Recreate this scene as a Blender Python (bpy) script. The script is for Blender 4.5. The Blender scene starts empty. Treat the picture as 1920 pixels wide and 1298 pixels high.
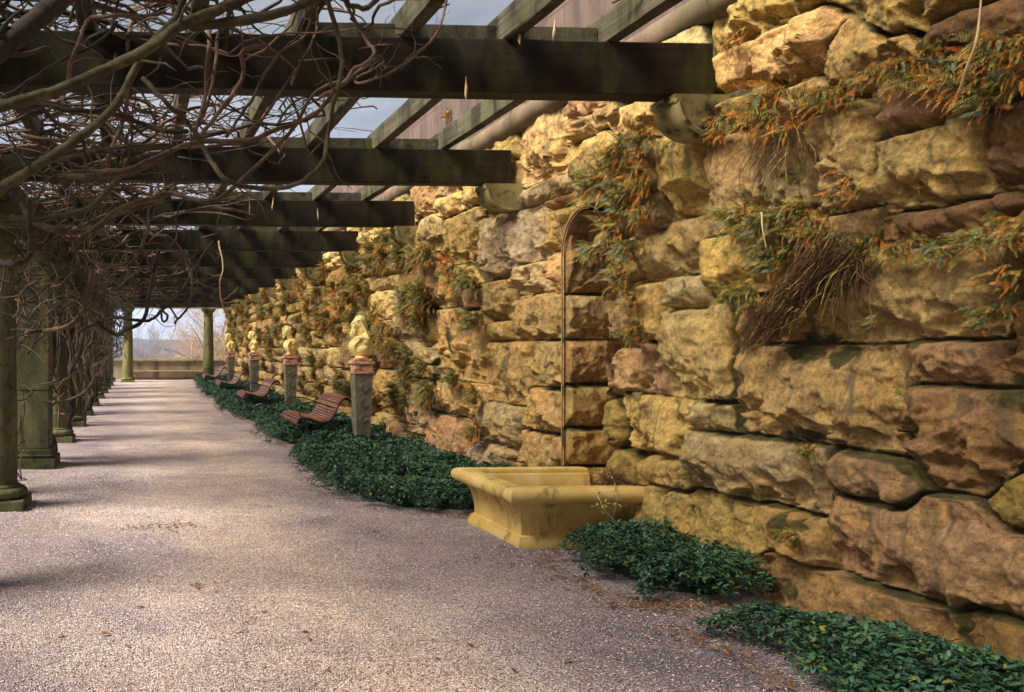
import bpy, bmesh, math, random
import numpy as np
from mathutils import Vector, Matrix
random.seed(7)
R = math.radians
C = bpy.context.scene.collection
scn = bpy.context.scene

# ------------------------------------------------------------------ camera geometry
F = 1500.0; UX = 340.0; VY = 649.0; TH = math.atan(75/1500.0); EYE = 1.6
cs, sn = math.cos(TH), math.sin(TH)
def at(u, v, d):                      # photo pixel + true depth -> world point
    dx = (u-UX)/F
    return np.array([d*(sn+dx*cs), d*(cs-dx*sn), EYE-(v-VY)*d/F])
def on_wall(u, v, X=3.93):            # photo pixel -> (Y, z) on the plane x = X
    dx = (u-UX)/F; d = X/(sn+dx*cs)
    p = at(u, v, d); return p[1], p[2]

# ------------------------------------------------------------------ noise
def _h(ix, iy, seed):
    n = (ix*374761393 + iy*668265263 + seed*974634777) & 0xffffffff
    n = ((n ^ (n >> 13))*1274126177) & 0xffffffff
    n = n ^ (n >> 16)
    return n/4294967296.0
def pn(x, y, seed=0):
    x = np.asarray(x, float); y = np.asarray(y, float)
    xi = np.floor(x).astype(np.int64); yi = np.floor(y).astype(np.int64)
    xf = x-xi; yf = y-yi
    ux = xf*xf*xf*(xf*(xf*6-15)+10); uy = yf*yf*yf*(yf*(yf*6-15)+10)
    def g(a, b):
        t = _h(xi+a, yi+b, seed)*2*np.pi
        return np.cos(t)*(xf-a)+np.sin(t)*(yf-b)
    n0 = g(0,0)*(1-ux)+g(1,0)*ux; n1 = g(0,1)*(1-ux)+g(1,1)*ux
    return (n0*(1-uy)+n1*uy)*1.5
def fbm(x, y, seed, octs):
    r = 0
    for i, (f, a) in enumerate(octs): r = r + a*pn(x*f+i*13.7, y*f-i*7.1, seed+i)
    return r

def scoops(x, y, seed):
    """concave scoops with sharp ridges (squared distance to the nearest jittered point) and a tilt per scoop"""
    xi = np.floor(x).astype(np.int64); yi = np.floor(y).astype(np.int64); best = np.full(x.shape, 9.); tilt = np.zeros(x.shape)
    for a in (-1,0,1):
        for b in (-1,0,1):
            cx = xi+a+.1+.8*_h(xi+a, yi+b, seed); cy = yi+b+.1+.8*_h(xi+a, yi+b, seed+9)
            dx, dy = x-cx, y-cy; d = dx*dx+dy*dy; ang = _h(xi+a, yi+b, seed+5)*6.283
            t = (np.cos(ang)*dx+np.sin(ang)*dy)*_h(xi+a, yi+b, seed+7)+.35*(_h(xi+a, yi+b, seed+3)-.5); m = d < best; best = np.where(m, d, best); tilt = np.where(m, t, tilt)
    return best, tilt

# ------------------------------------------------------------------ object helpers
def tag(o, label=None, cat=None, group=None, kind=None):
    if label: o['label'] = label
    if cat: o['category'] = cat
    if group: o['group'] = group
    if kind: o['kind'] = kind
    return o
def link(o, parent=None):
    C.objects.link(o)
    if parent is not None: o.parent = parent
    return o
def empty(name, loc=(0,0,0), rz=0):
    o = bpy.data.objects.new(name, None); C.objects.link(o); o.location = loc; o.rotation_euler = (0,0,rz)
    o.empty_display_size = .1
    return o
class MB:
    """collects geometry, builds one mesh object"""
    def __init__(s): s.v = []; s.f = []; s.m = []; s.n = 0
    def add(s, V, Fc, mi=0):
        V = np.asarray(V, float).reshape(-1,3)
        s.v.append(V); Fc = np.asarray(Fc, int); s.f.append(Fc+s.n); s.m.append(np.full(len(Fc), mi)); s.n += len(V)
        return s
    def build(s, name, mats, parent=None, smooth=True, attrs=None, sharp=None):
        if not isinstance(mats, (list, tuple)): mats = [mats]
        me = bpy.data.meshes.new(name)
        V = np.concatenate(s.v) if s.v else np.zeros((0,3))
        me.vertices.add(len(V)); me.vertices.foreach_set('co', V.astype(np.float32).ravel())
        tot = [np.full(len(f), f.shape[1] if len(f) else 0) for f in s.f]
        tot = np.concatenate(tot); idx = np.concatenate([f.ravel() for f in s.f])
        me.loops.add(len(idx)); me.loops.foreach_set('vertex_index', idx.astype(np.int32))
        me.polygons.add(len(tot))
        st = np.concatenate([[0], np.cumsum(tot)[:-1]])
        me.polygons.foreach_set('loop_start', st.astype(np.int32))
        me.polygons.foreach_set('loop_total', tot.astype(np.int32))
        me.polygons.foreach_set('material_index', np.concatenate(s.m).astype(np.int32))
        me.polygons.foreach_set('use_smooth', np.full(len(tot), bool(smooth)))
        me.update(calc_edges=True); me.validate()
        for m in mats: me.materials.append(m)
        if attrs:
            for k, (kind, arr) in attrs.items():
                a = me.attributes.new(k, kind, 'POINT')
                if kind == 'FLOAT_COLOR':
                    a.data.foreach_set('color', np.concatenate([arr, np.ones((len(arr),1))],1).astype(np.float32).ravel())
                else: a.data.foreach_set('value', arr.astype(np.float32))
        if sharp is not None:
            try: me.set_sharp_from_angle(angle=R(sharp))
            except Exception: pass
        o = bpy.data.objects.new(name, me); link(o, parent)
        return o
    def box(s, lo, hi, mi=0, bev=0, jit=0):
        x0,y0,z0 = lo; x1,y1,z1 = hi
        if bev <= 0:
            V = [(x,y,z) for x in (x0,x1) for y in (y0,y1) for z in (z0,z1)]
            s.add(V, [(0,1,3,2),(4,6,7,5),(0,4,5,1),(2,3,7,6),(0,2,6,4),(1,5,7,3)], mi)
        else:
            bm = bmesh.new(); bmesh.ops.create_cube(bm, size=1)
            for v in bm.verts: v.co = ((x0+x1)/2+v.co.x*(x1-x0), (y0+y1)/2+v.co.y*(y1-y0), (z0+z1)/2+v.co.z*(z1-z0))
            bmesh.ops.bevel(bm, geom=bm.edges[:], offset=bev, segments=2, affect='EDGES')
            s.bm(bm, mi)
        return s
    def bm(s, bm, mi=0, M=None):
        bm.verts.ensure_lookup_table(); bm.verts.index_update()
        V = np.array([v.co[:] for v in bm.verts]) if len(bm.verts) else np.zeros((0,3))
        if M is not None:
            Mx = np.array(M); V = V@Mx[:3,:3].T+Mx[:3,3]
        by = {}
        for f in bm.faces: by.setdefault(len(f.verts), []).append([v.index for v in f.verts])
        base = s.n; first = True
        s.v.append(V); s.n += len(V)
        for k, fs in by.items(): s.f.append(np.array(fs)+base); s.m.append(np.full(len(fs), mi))
        bm.free(); return s
    def tube(s, P, r, sides=8, mi=0, cap=True):
        P = np.asarray(P, float); n = len(P); r = np.broadcast_to(np.asarray(r, float), (n,))
        T = np.gradient(P, axis=0); T /= (np.linalg.norm(T, axis=1, keepdims=True)+1e-9)
        N = np.zeros_like(P); a = np.array([0,0,1.]) if abs(T[0][2]) < .9 else np.array([1.,0,0])
        v = np.cross(T[0], a); v /= np.linalg.norm(v)
        for i in range(n):
            v = v-T[i]*np.dot(v, T[i]); v /= (np.linalg.norm(v)+1e-9); N[i] = v
        B = np.cross(T, N); th = np.arange(sides)*2*np.pi/sides
        V = P[:,None,:]+r[:,None,None]*(N[:,None,:]*np.cos(th)[None,:,None]+B[:,None,:]*np.sin(th)[None,:,None])
        i = np.arange(n-1)[:,None]*sides; j = np.arange(sides)[None,:]; k = (j+1) % sides
        Q = np.stack([i+j, i+k, i+sides+k, i+sides+j], -1).reshape(-1,4)
        if cap:
            V = np.concatenate([V.reshape(-1,3), P[:1]-T[:1]*r[0]*.3, P[-1:]+T[-1:]*r[-1]*.3])
            a0, a1 = n*sides, n*sides+1; jj = np.arange(sides); kk = (jj+1) % sides
            s.add(V, Q, mi); b = s.n-len(V)
            t = np.concatenate([np.stack([kk, jj, np.full(sides, a0)], 1), np.stack([(n-1)*sides+jj, (n-1)*sides+kk, np.full(sides, a1)], 1)])
            s.f.append(t+b); s.m.append(np.full(len(t), mi))
        else: s.add(V.reshape(-1,3), Q, mi)
        return s
    def lathe(s, prof, c=(0,0,0), seg=32, mi=0):
        pr = np.asarray(prof, float); n = len(pr); th = np.arange(seg)*2*np.pi/seg
        V = np.stack([pr[:,0][:,None]*np.cos(th)+c[0], pr[:,0][:,None]*np.sin(th)+c[1], np.repeat(pr[:,1][:,None], seg, 1)+c[2]], -1).reshape(-1,3)
        i = np.arange(n-1)[:,None]*seg; j = np.arange(seg)[None,:]; k = (j+1) % seg
        return s.add(V, np.stack([i+j, i+k, i+seg+k, i+seg+j], -1).reshape(-1,4), mi)
    def sphere(s, c, rad, rot=(0,0,0), sub=2, mi=0, warp=None):
        bm = bmesh.new(); bmesh.ops.create_icosphere(bm, subdivisions=sub, radius=1)
        M = Matrix.Translation(c)@Matrix.Rotation(rot[2],4,'Z')@Matrix.Rotation(rot[1],4,'Y')@Matrix.Rotation(rot[0],4,'X')@Matrix.Diagonal((*rad,1))
        return s.bm(bm, mi, M)
def grid_faces(nr, nc):
    i = np.arange(nr-1)[:,None]*nc; j = np.arange(nc-1)[None,:]
    return np.stack([i+j, i+j+1, i+nc+j+1, i+nc+j], -1).reshape(-1,4)
def catmull(P, per=6):
    P = np.asarray(P, float); Q = np.vstack([2*P[0]-P[1], P, 2*P[-1]-P[-2]]); out = []
    for i in range(1, len(Q)-2):
        for t in np.arange(per)/per:
            a,b,c,d = Q[i-1],Q[i],Q[i+1],Q[i+2]
            out.append(.5*((2*b)+(c-a)*t+(2*a-5*b+4*c-d)*t*t+(3*b-a-3*c+d)*t**3))
    out.append(Q[-2]); return np.array(out)
def copy_tree(o, parent=None):
    c = o.copy(); C.objects.link(c)
    if parent is not None: c.parent = parent
    for ch in [k for k in C.objects if k.parent == o]: copy_tree(ch, c)
    return c

# ------------------------------------------------------------------ materials
def lin(c): return tuple(((x+.055)/1.055)**2.4 if x > .04045 else x/12.92 for x in c)
def new_mat(name):
    m = bpy.data.materials.new(name); m.use_nodes = True; nt = m.node_tree; b = nt.nodes['Principled BSDF']
    return m, nt, b
def N(nt, t, **kw):
    n = nt.nodes.new(t)
    for k, v in kw.items():
        if k in n.inputs: n.inputs[k].default_value = v
        else: setattr(n, k, v)
    return n
def noise(nt, vec, scale, detail=4, rough=.6, dist=0):
    n = N(nt, 'ShaderNodeTexNoise'); n.inputs['Scale'].default_value = scale; n.inputs['Detail'].default_value = detail
    n.inputs['Roughness'].default_value = rough; n.inputs['Distortion'].default_value = dist
    nt.links.new(vec, n.inputs['Vector']); return n.outputs['Fac']
def ramp(nt, fac, stops):
    r = N(nt, 'ShaderNodeValToRGB'); e = r.color_ramp.elements
    e[0].position = stops[0][0]; e[0].color = (*stops[0][1], 1)
    e[1].position = stops[-1][0]; e[1].color = (*stops[-1][1], 1)
    for p, c in stops[1:-1]: x = e.new(p); x.color = (*c, 1)
    nt.links.new(fac, r.inputs['Fac']); return r.outputs['Color']
def mix(nt, fac, a, b, mode='MIX'):
    m = N(nt, 'ShaderNodeMix', data_type='RGBA', blend_type=mode)
    for inp, v in ((m.inputs[0], fac), (m.inputs[6], a), (m.inputs[7], b)):
        if isinstance(v, (int, float)): inp.default_value = v
        elif isinstance(v, tuple): inp.default_value = (*v, 1)
        else: nt.links.new(v, inp)
    return m.outputs[2]
def mth(nt, op, a, b=0.0):
    m = N(nt, 'ShaderNodeMath', operation=op)
    for i, v in enumerate((a, b)):
        if isinstance(v, (int, float)): m.inputs[i].default_value = v
        else: nt.links.new(v, m.inputs[i])
    return m.outputs[0]
def coords(nt, scale=(1,1,1), kind='Object'):
    t = N(nt, 'ShaderNodeTexCoord'); mp = N(nt, 'ShaderNodeMapping'); mp.inputs['Scale'].default_value = scale
    nt.links.new(t.outputs[kind], mp.inputs['Vector']); return mp.outputs['Vector']
def bump(nt, b, h, strength=.5, dist=.01):
    n = N(nt, 'ShaderNodeBump'); n.inputs['Strength'].default_value = strength; n.inputs['Distance'].default_value = dist
    nt.links.new(h, n.inputs['Height']); nt.links.new(n.outputs['Normal'], b.inputs['Normal'])
def noisy(name, stops, scale=5, rough=.8, bs=30, bstr=.4, bd=.004, stretch=(1,1,1), spots=None, spec=.3):
    m, nt, b = new_mat(name); v = coords(nt, stretch)
    c = ramp(nt, noise(nt, v, scale, 6, .65, .3), stops)
    if spots:
        f = ramp(nt, noise(nt, coords(nt, spots[3] if len(spots) > 3 else (1,1,1)), spots[0], 4, .6), [(spots[1]-.06,(0,0,0)), (spots[1]+.06,(1,1,1))])
        c = mix(nt, f, c, spots[2])
    nt.links.new(c, b.inputs['Base Color']); b.inputs['Roughness'].default_value = rough
    b.inputs['Specular IOR Level'].default_value = spec
    bump(nt, b, noise(nt, v, bs, 5, .7), bstr, bd); return m

M = {}
# rock-faced wall
def stone_mat():
    m, nt, b = new_mat('rock_face'); v = coords(nt)
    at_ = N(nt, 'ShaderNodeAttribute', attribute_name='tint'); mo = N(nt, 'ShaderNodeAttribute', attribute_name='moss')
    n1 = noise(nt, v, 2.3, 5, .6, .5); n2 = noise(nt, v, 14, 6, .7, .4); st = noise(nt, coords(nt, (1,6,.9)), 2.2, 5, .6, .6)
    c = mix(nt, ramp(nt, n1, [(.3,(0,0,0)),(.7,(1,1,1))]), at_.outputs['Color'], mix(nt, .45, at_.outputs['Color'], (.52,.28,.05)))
    c = mix(nt, ramp(nt, n2, [(.25,(.55,.55,.55)),(.5,(1,1,1)),(.75,(1.25,1.2,1.1))]), (0,0,0), c, 'MIX') if False else mix(nt, 1.0, c, ramp(nt, n2, [(.30,(.45,.40,.34)),(.48,(.95,.95,.95)),(.70,(1.42,1.38,1.28))]), 'MULTIPLY')
    c = mix(nt, 1.0, c, ramp(nt, noise(nt, v, 46, 5, .8), [(.32,(.62,.58,.52)),(.5,(1,1,1)),(.68,(1.3,1.28,1.2))]), 'MULTIPLY')
    c = mix(nt, ramp(nt, st, [(.54,(0,0,0)),(.68,(.8,.8,.8))]), c, (.13,.10,.05))
    pit = noise(nt, v, 60, 4, .8); c = mix(nt, ramp(nt, pit, [(.58,(0,0,0)),(.68,(.75,.75,.75))]), c, (.09,.055,.022))
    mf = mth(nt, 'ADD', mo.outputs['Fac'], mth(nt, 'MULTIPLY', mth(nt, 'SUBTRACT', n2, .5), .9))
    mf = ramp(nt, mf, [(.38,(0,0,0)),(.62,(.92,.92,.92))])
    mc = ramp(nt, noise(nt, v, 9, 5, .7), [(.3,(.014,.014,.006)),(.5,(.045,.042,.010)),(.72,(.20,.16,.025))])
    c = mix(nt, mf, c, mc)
    nt.links.new(c, b.inputs['Base Color']); b.inputs['Roughness'].default_value = .82; b.inputs['Specular IOR Level'].default_value = .35
    h = mth(nt, 'ADD', mth(nt, 'MULTIPLY', noise(nt, v, 24, 8, .75, 1.4), 1.0), mth(nt, 'MULTIPLY', noise(nt, v, 110, 4, .7), .35))
    bump(nt, b, h, 1.0, .020); return m
M['rock'] = stone_mat()
M['arris'] = noisy('dressed_arris', [(.3,(.16,.12,.06)),(.7,(.32,.24,.12))], 6, .8)
M['cornice'] = noisy('weathered_cornice', [(.3,(.08,.055,.035)),(.7,(.21,.15,.09))], 3, .8, spots=(2.5,.58,(.10,.08,.04)))
M['corbel'] = noisy('mossy_corbel', [(.3,(.17,.155,.065)),(.7,(.36,.30,.13))], 5, .85, spots=(6,.60,(.035,.032,.016)))
def terrace_mat():
    m, nt, b = new_mat('mauve_ashlar'); v = coords(nt)
    br = N(nt, 'ShaderNodeTexBrick'); br.inputs['Scale'].default_value = 1.0; br.inputs['Mortar Size'].default_value = .008
    br.inputs['Brick Width'].default_value = 1.1; br.inputs['Row Height'].default_value = .62
    sp = N(nt, 'ShaderNodeSeparateXYZ'); cb = N(nt, 'ShaderNodeCombineXYZ'); nt.links.new(v, sp.inputs[0])
    nt.links.new(sp.outputs['Y'], cb.inputs['X']); nt.links.new(sp.outputs['Z'], cb.inputs['Y']); nt.links.new(cb.outputs[0], br.inputs['Vector'])
    br.inputs['Color1'].default_value = (.17,.105,.095,1); br.inputs['Color2'].default_value = (.12,.08,.065,1); br.inputs['Mortar'].default_value = (.06,.045,.045,1)
    s2 = noise(nt, coords(nt, (1,2.5,.5)), 2.5, 5, .65, .4)
    c = mix(nt, ramp(nt, s2, [(.42,(0,0,0)),(.62,(1,1,1))]), br.outputs['Color'], (.07,.048,.042))
    nt.links.new(c, b.inputs['Base Color']); b.inputs['Roughness'].default_value = .8
    bump(nt, b, noise(nt, v, 25, 5, .7), .4, .005); return m
M['terrace'] = terrace_mat()
M['green_stone'] = noisy('green_stained_stone', [(.3,(.022,.024,.009)),(.5,(.065,.066,.026)),(.66,(.13,.12,.06)),(.8,(.26,.22,.13))], 3.2, .75, stretch=(1,1,.3), spots=(9,.62,(.02,.02,.012)))
M['pale_stone'] = noisy('pale_dressed_stone', [(.3,(.16,.13,.06)),(.7,(.38,.31,.18))], 2.5, .8, spots=(3,.62,(.14,.12,.07),(1,1,.3)))
M['olive_stone'] = noisy('olive_weathered_stone', [(.3,(.07,.07,.02)),(.55,(.17,.16,.055)),(.75,(.34,.30,.14))], 2.5, .8, stretch=(1,1,.3), spots=(5,.6,(.05,.05,.02),(1,1,.3)))
M['parapet'] = noisy('parapet_stone', [(.3,(.22,.17,.12)),(.7,(.42,.34,.25))], 1.6, .8, stretch=(1,1,.3), spots=(2,.6,(.16,.12,.09),(1,1,.25)))
def wood_mat(name, ax, dark, mid, green, gfac=.5):
    m, nt, b = new_mat(name); s = [22,22,22]; s[ax] = 1.2; s2 = [2.2,2.2,.6]; 
    v = coords(nt, tuple(s)); g = noise(nt, v, 1, 8, .75, .5)
    c = ramp(nt, g, [(.3,dark),(.6,mid),(.8,tuple(x*1.5 for x in mid))])
    f = ramp(nt, noise(nt, coords(nt, tuple(s2)), 1.3, 4, .7, .3), [(gfac,(0,0,0)),(gfac+.14,(.85,.85,.85))])
    c = mix(nt, f, c, green); 
    dk = ramp(nt, noise(nt, coords(nt, (3,3,1)), 1.7, 3, .6, .4), [(.45,(1,1,1)),(.62,(.35,.32,.3))])
    c = mix(nt, 1.0, c, dk, 'MULTIPLY')
    nt.links.new(c, b.inputs['Base Color']); b.inputs['Roughness'].default_value = .6; b.inputs['Specular IOR Level'].default_value = .22
    bump(nt, b, g, .6, .006); return m
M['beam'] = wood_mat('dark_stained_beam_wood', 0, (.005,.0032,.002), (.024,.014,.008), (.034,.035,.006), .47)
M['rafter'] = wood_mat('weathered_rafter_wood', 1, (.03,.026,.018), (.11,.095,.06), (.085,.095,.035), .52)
def bark(name, a, b_, c_):
    m, nt, b = new_mat(name); v = coords(nt)
    c = ramp(nt, noise(nt, v, 9, 6, .7, .6), [(.3,a),(.52,b_),(.75,c_)])
    nt.links.new(c, b.inputs['Base Color']); b.inputs['Roughness'].default_value = .7; b.inputs['Specular IOR Level'].default_value = .35
    bump(nt, b, noise(nt, v, 48, 6, .8, 1.6), 1.0, .010); return m
M['vine'] = bark('vine_bark', (.035,.021,.012), (.095,.06,.032), (.22,.155,.08))
M['vine_green'] = bark('olive_vine_bark', (.025,.02,.008), (.07,.055,.022), (.19,.15,.06))
M['vine_dark'] = bark('dark_vine_bark', (.014,.009,.006), (.04,.025,.015), (.10,.066,.04))
M['twig'] = bark('pinkish_twig_bark', (.06,.036,.027), (.16,.095,.07), (.32,.21,.155))
M['tree_bark'] = bark('lichen_tree_bark', (.14,.11,.06), (.28,.23,.12), (.42,.36,.20))
M['tree_twig'] = bark('winter_tree_twigs', (.22,.14,.08), (.42,.29,.16), (.6,.45,.28))
M['blue_twig'] = bark('grey_blue_shrub_twigs', (.16,.16,.20), (.28,.27,.32), (.42,.38,.42))
M['pink_twig'] = bark('pink_bush_twigs', (.35,.18,.12), (.6,.38,.28), (.75,.55,.42))
def leaf_mat(name, stops, rough=.45, spec=.5, scale=9, trans=0):
    m, nt, b = new_mat(name); v = coords(nt); c = ramp(nt, noise(nt, v, scale, 3, .7), stops)
    nt.links.new(c, b.inputs['Base Color']); b.inputs['Roughness'].default_value = rough; b.inputs['Specular IOR Level'].default_value = spec
    return m
M['ivy'] = leaf_mat('ground_cover_leaf', [(.25,(.014,.045,.030)),(.5,(.032,.095,.060)),(.75,(.09,.18,.11))], .42, .5, 7)
M['ivy_light'] = leaf_mat('fresh_ground_cover_leaf', [(.25,(.03,.085,.03)),(.5,(.06,.14,.055)),(.75,(.12,.22,.09))], .38, .55, 7)
M['ivy_dull'] = leaf_mat('old_ground_cover_leaf', [(.25,(.012,.03,.018)),(.5,(.035,.065,.035)),(.75,(.07,.10,.05))], .5, .4, 7)
M['ivy_old'] = leaf_mat('yellowed_ground_cover_leaf', [(.3,(.16,.16,.03)),(.7,(.34,.28,.05))])
M['fern'] = leaf_mat('green_fern', [(.3,(.04,.038,.008)),(.5,(.12,.11,.022)),(.68,(.42,.34,.09))], .7, .15, 30)
M['fern_blue'] = leaf_mat('blue_green_fern', [(.3,(.05,.08,.05)),(.55,(.17,.23,.14)),(.72,(.50,.52,.34))], .6, .2, 30)
M['fern_dead'] = leaf_mat('rusty_dead_fern', [(.3,(.12,.035,.006)),(.5,(.42,.13,.012)),(.68,(.70,.34,.07))], .75, .2, 30)
M['fern_yellow'] = leaf_mat('straw_fern', [(.3,(.13,.085,.015)),(.5,(.34,.25,.06)),(.72,(.62,.52,.2))], .7, .2, 30)
M['root'] = leaf_mat('brown_dead_frond_stalk', [(.3,(.045,.022,.012)),(.6,(.13,.07,.035)),(.8,(.28,.17,.09))], .8, .2, 5)
M['litter'] = leaf_mat('dead_leaf', [(.3,(.06,.028,.012)),(.5,(.20,.085,.025)),(.7,(.48,.28,.12))], .8, .2, 25)
M['moss'] = noisy('wet_moss', [(.3,(.02,.028,.006)),(.6,(.07,.085,.012)),(.8,(.22,.20,.03))], 20, .9, 70, .9, .01)
M['straw'] = noisy('dry_straw_stalk', [(.3,(.42,.30,.14)),(.7,(.72,.58,.32))], 8, .7)
M['basin'] = noisy('ochre_cast_stone', [(.3,(.44,.285,.07)),(.5,(.60,.41,.125)),(.72,(.72,.53,.23))], 3.2, .7, 60, .6, .005, spots=(6.0,.60,(.27,.18,.06),(1,1,.35)))
M['soil'] = noisy('basin_sediment', [(.3,(.10,.05,.01)),(.7,(.30,.17,.03))], 9, .6)
M['bust'] = noisy('golden_marble', [(.3,(.93,.70,.24)),(.7,(.96,.82,.40))], 5, .5, 40, .2, .003, spec=.4)
def marble_red():
    m, nt, b = new_mat('red_white_marble'); v = coords(nt, (1,1,4))
    c = ramp(nt, noise(nt, v, 5, 5, .6, 1.6), [(.3,(.36,.10,.045)),(.48,(.58,.22,.11)),(.56,(.80,.62,.46)),(.75,(.62,.28,.16))])
    nt.links.new(c, b.inputs['Base Color']); b.inputs['Roughness'].default_value = .4; return m
M['redmarble'] = marble_red()
M['pedestal'] = noisy('grey_carved_stone', [(.3,(.09,.075,.05)),(.55,(.20,.17,.12)),(.75,(.34,.29,.20))], 7, .6, 18, 1.0, .02)
M['slat'] = noisy('red_brown_slat_wood', [(.3,(.13,.045,.030)),(.7,(.36,.15,.10))], 6, .42, 40, .3, .002, (1,.15,1), spec=.6)
M['iron'] = noisy('dark_wrought_iron', [(.3,(.02,.018,.018)),(.7,(.06,.05,.045))], 20, .5)
M['bluemetal'] = noisy('blue_grey_metal', [(.3,(.05,.08,.16)),(.7,(.16,.22,.36))], 20, .4)
M['black_iron'] = M['iron']
def gravel_mat():
    m, nt, b = new_mat('pink_grey_gravel'); v = coords(nt)
    vo = N(nt, 'ShaderNodeTexVoronoi'); vo.inputs['Scale'].default_value = 135; nt.links.new(v, vo.inputs['Vector'])
    sep = N(nt, 'ShaderNodeSeparateColor'); nt.links.new(vo.outputs['Color'], sep.inputs[0])
    c = ramp(nt, sep.outputs[0], [(0.0,(.05,.042,.05)),(.22,(.30,.26,.275)),(.55,(.575,.495,.485)),(.8,(.75,.665,.63)),(.96,(.97,.94,.90))])
    big = noise(nt, v, .9, 5, .62, .3)
    c = mix(nt, 1.0, c, ramp(nt, big, [(.32,(.55,.51,.56)),(.5,(.92,.85,.81)),(.66,(1.12,1.02,.93))]), 'MULTIPLY')
    sx = N(nt, 'ShaderNodeSeparateXYZ'); nt.links.new(v, sx.inputs[0])
    trk = mth(nt, 'ADD', mth(nt, 'ABSOLUTE', mth(nt, 'SUBTRACT', sx.outputs['X'], 1.05)), mth(nt, 'MULTIPLY', noise(nt, v, .7, 4, .6), 1.5))
    c = mix(nt, 1.0, c, ramp(nt, mth(nt, 'MULTIPLY', trk, .33), [(.30,(1.25,1.16,1.08)),(.55,(1.0,.97,1.0)),(.85,(.62,.61,.68))]), 'MULTIPLY')
    f = ramp(nt, noise(nt, coords(nt, (1,1.6,1)), 2.6, 6, .75), [(.52,(0,0,0)),(.68,(.6,.6,.6))])
    c = mix(nt, f, c, (.32,.215,.165))
    nt.links.new(c, b.inputs['Base Color']); b.inputs['Roughness'].default_value = .85
    v2 = N(nt, 'ShaderNodeTexVoronoi'); v2.inputs['Scale'].default_value = 45; nt.links.new(v, v2.inputs['Vector'])
    h = mth(nt, 'ADD', mth(nt, 'MULTIPLY', vo.outputs['Distance'], -1.0), mth(nt, 'MULTIPLY', v2.outputs['Distance'], -.4))
    h = mth(nt, 'ADD', h, mth(nt, 'MULTIPLY', noise(nt, v, 12, 5, .7), .8))
    bump(nt, b, h, .9, .010); return m
M['gravel'] = gravel_mat()
M['pebble'] = noisy('gravel_chip', [(.34,(.10,.08,.09)),(.5,(.46,.39,.38)),(.64,(.92,.86,.80))], 40, .8, spec=.3)
M['grass'] = noisy('winter_lawn', [(.3,(.05,.055,.02)),(.7,(.14,.12,.05))], 1.5, .9)
M['hill'] = noisy('wooded_hillside', [(.3,(.04,.045,.03)),(.7,(.09,.085,.06))], .02, 1.0, .3, .5, 2)

# ------------------------------------------------------------------ ground
g = MB(); g.add([(-400,-60,-.02),(300,-60,-.02),(300,39.2,-.02),(-400,39.2,-.02)], [(0,1,2,3)])
tag(g.build('ground', M['grass']), kind='structure')
nx, ny = 60, 160
X, Y = np.meshgrid(np.linspace(-2.3, 4.6, nx), np.linspace(-6, 39.0, ny)); Z = fbm(X, Y, 5, [(.5,.014),(1.3,.008),(3,.004)])
Z = np.where((X < -1.9)|(X > 4.3), -.03, Z)
g = MB(); g.add(np.stack([X,Y,Z],-1), grid_faces(ny, nx)); tag(g.build('gravel_path', M['gravel']), kind='structure')
# terrain falling away beyond the terrace and the ridge
def ridge(theta): return 0
xs = np.linspace(-2600, 2600, 260); ys = np.concatenate([np.linspace(39.3, 200, 24), np.linspace(230, 2600, 60)])
X, Y = np.meshgrid(xs, ys); 
low = -10-14*np.clip((Y-39)/160, 0, 1)
low = np.where(Y < 41, -1.5, low)
rh = 62*np.exp(-((X/1500+.55)**2)*1.4)*np.clip((Y-500)/1300, 0, 1)**1.2*(1+.25*pn(X/420, Y/700, 3))+7*pn(X/160, Y/160, 9)*np.clip((Y-300)/500, 0, 1)
Z = low+rh*1.0
g = MB(); g.add(np.stack([X,Y,Z],-1), grid_faces(len(ys), len(xs))); tag(g.build('hills', M['hill']), kind='structure')

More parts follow.
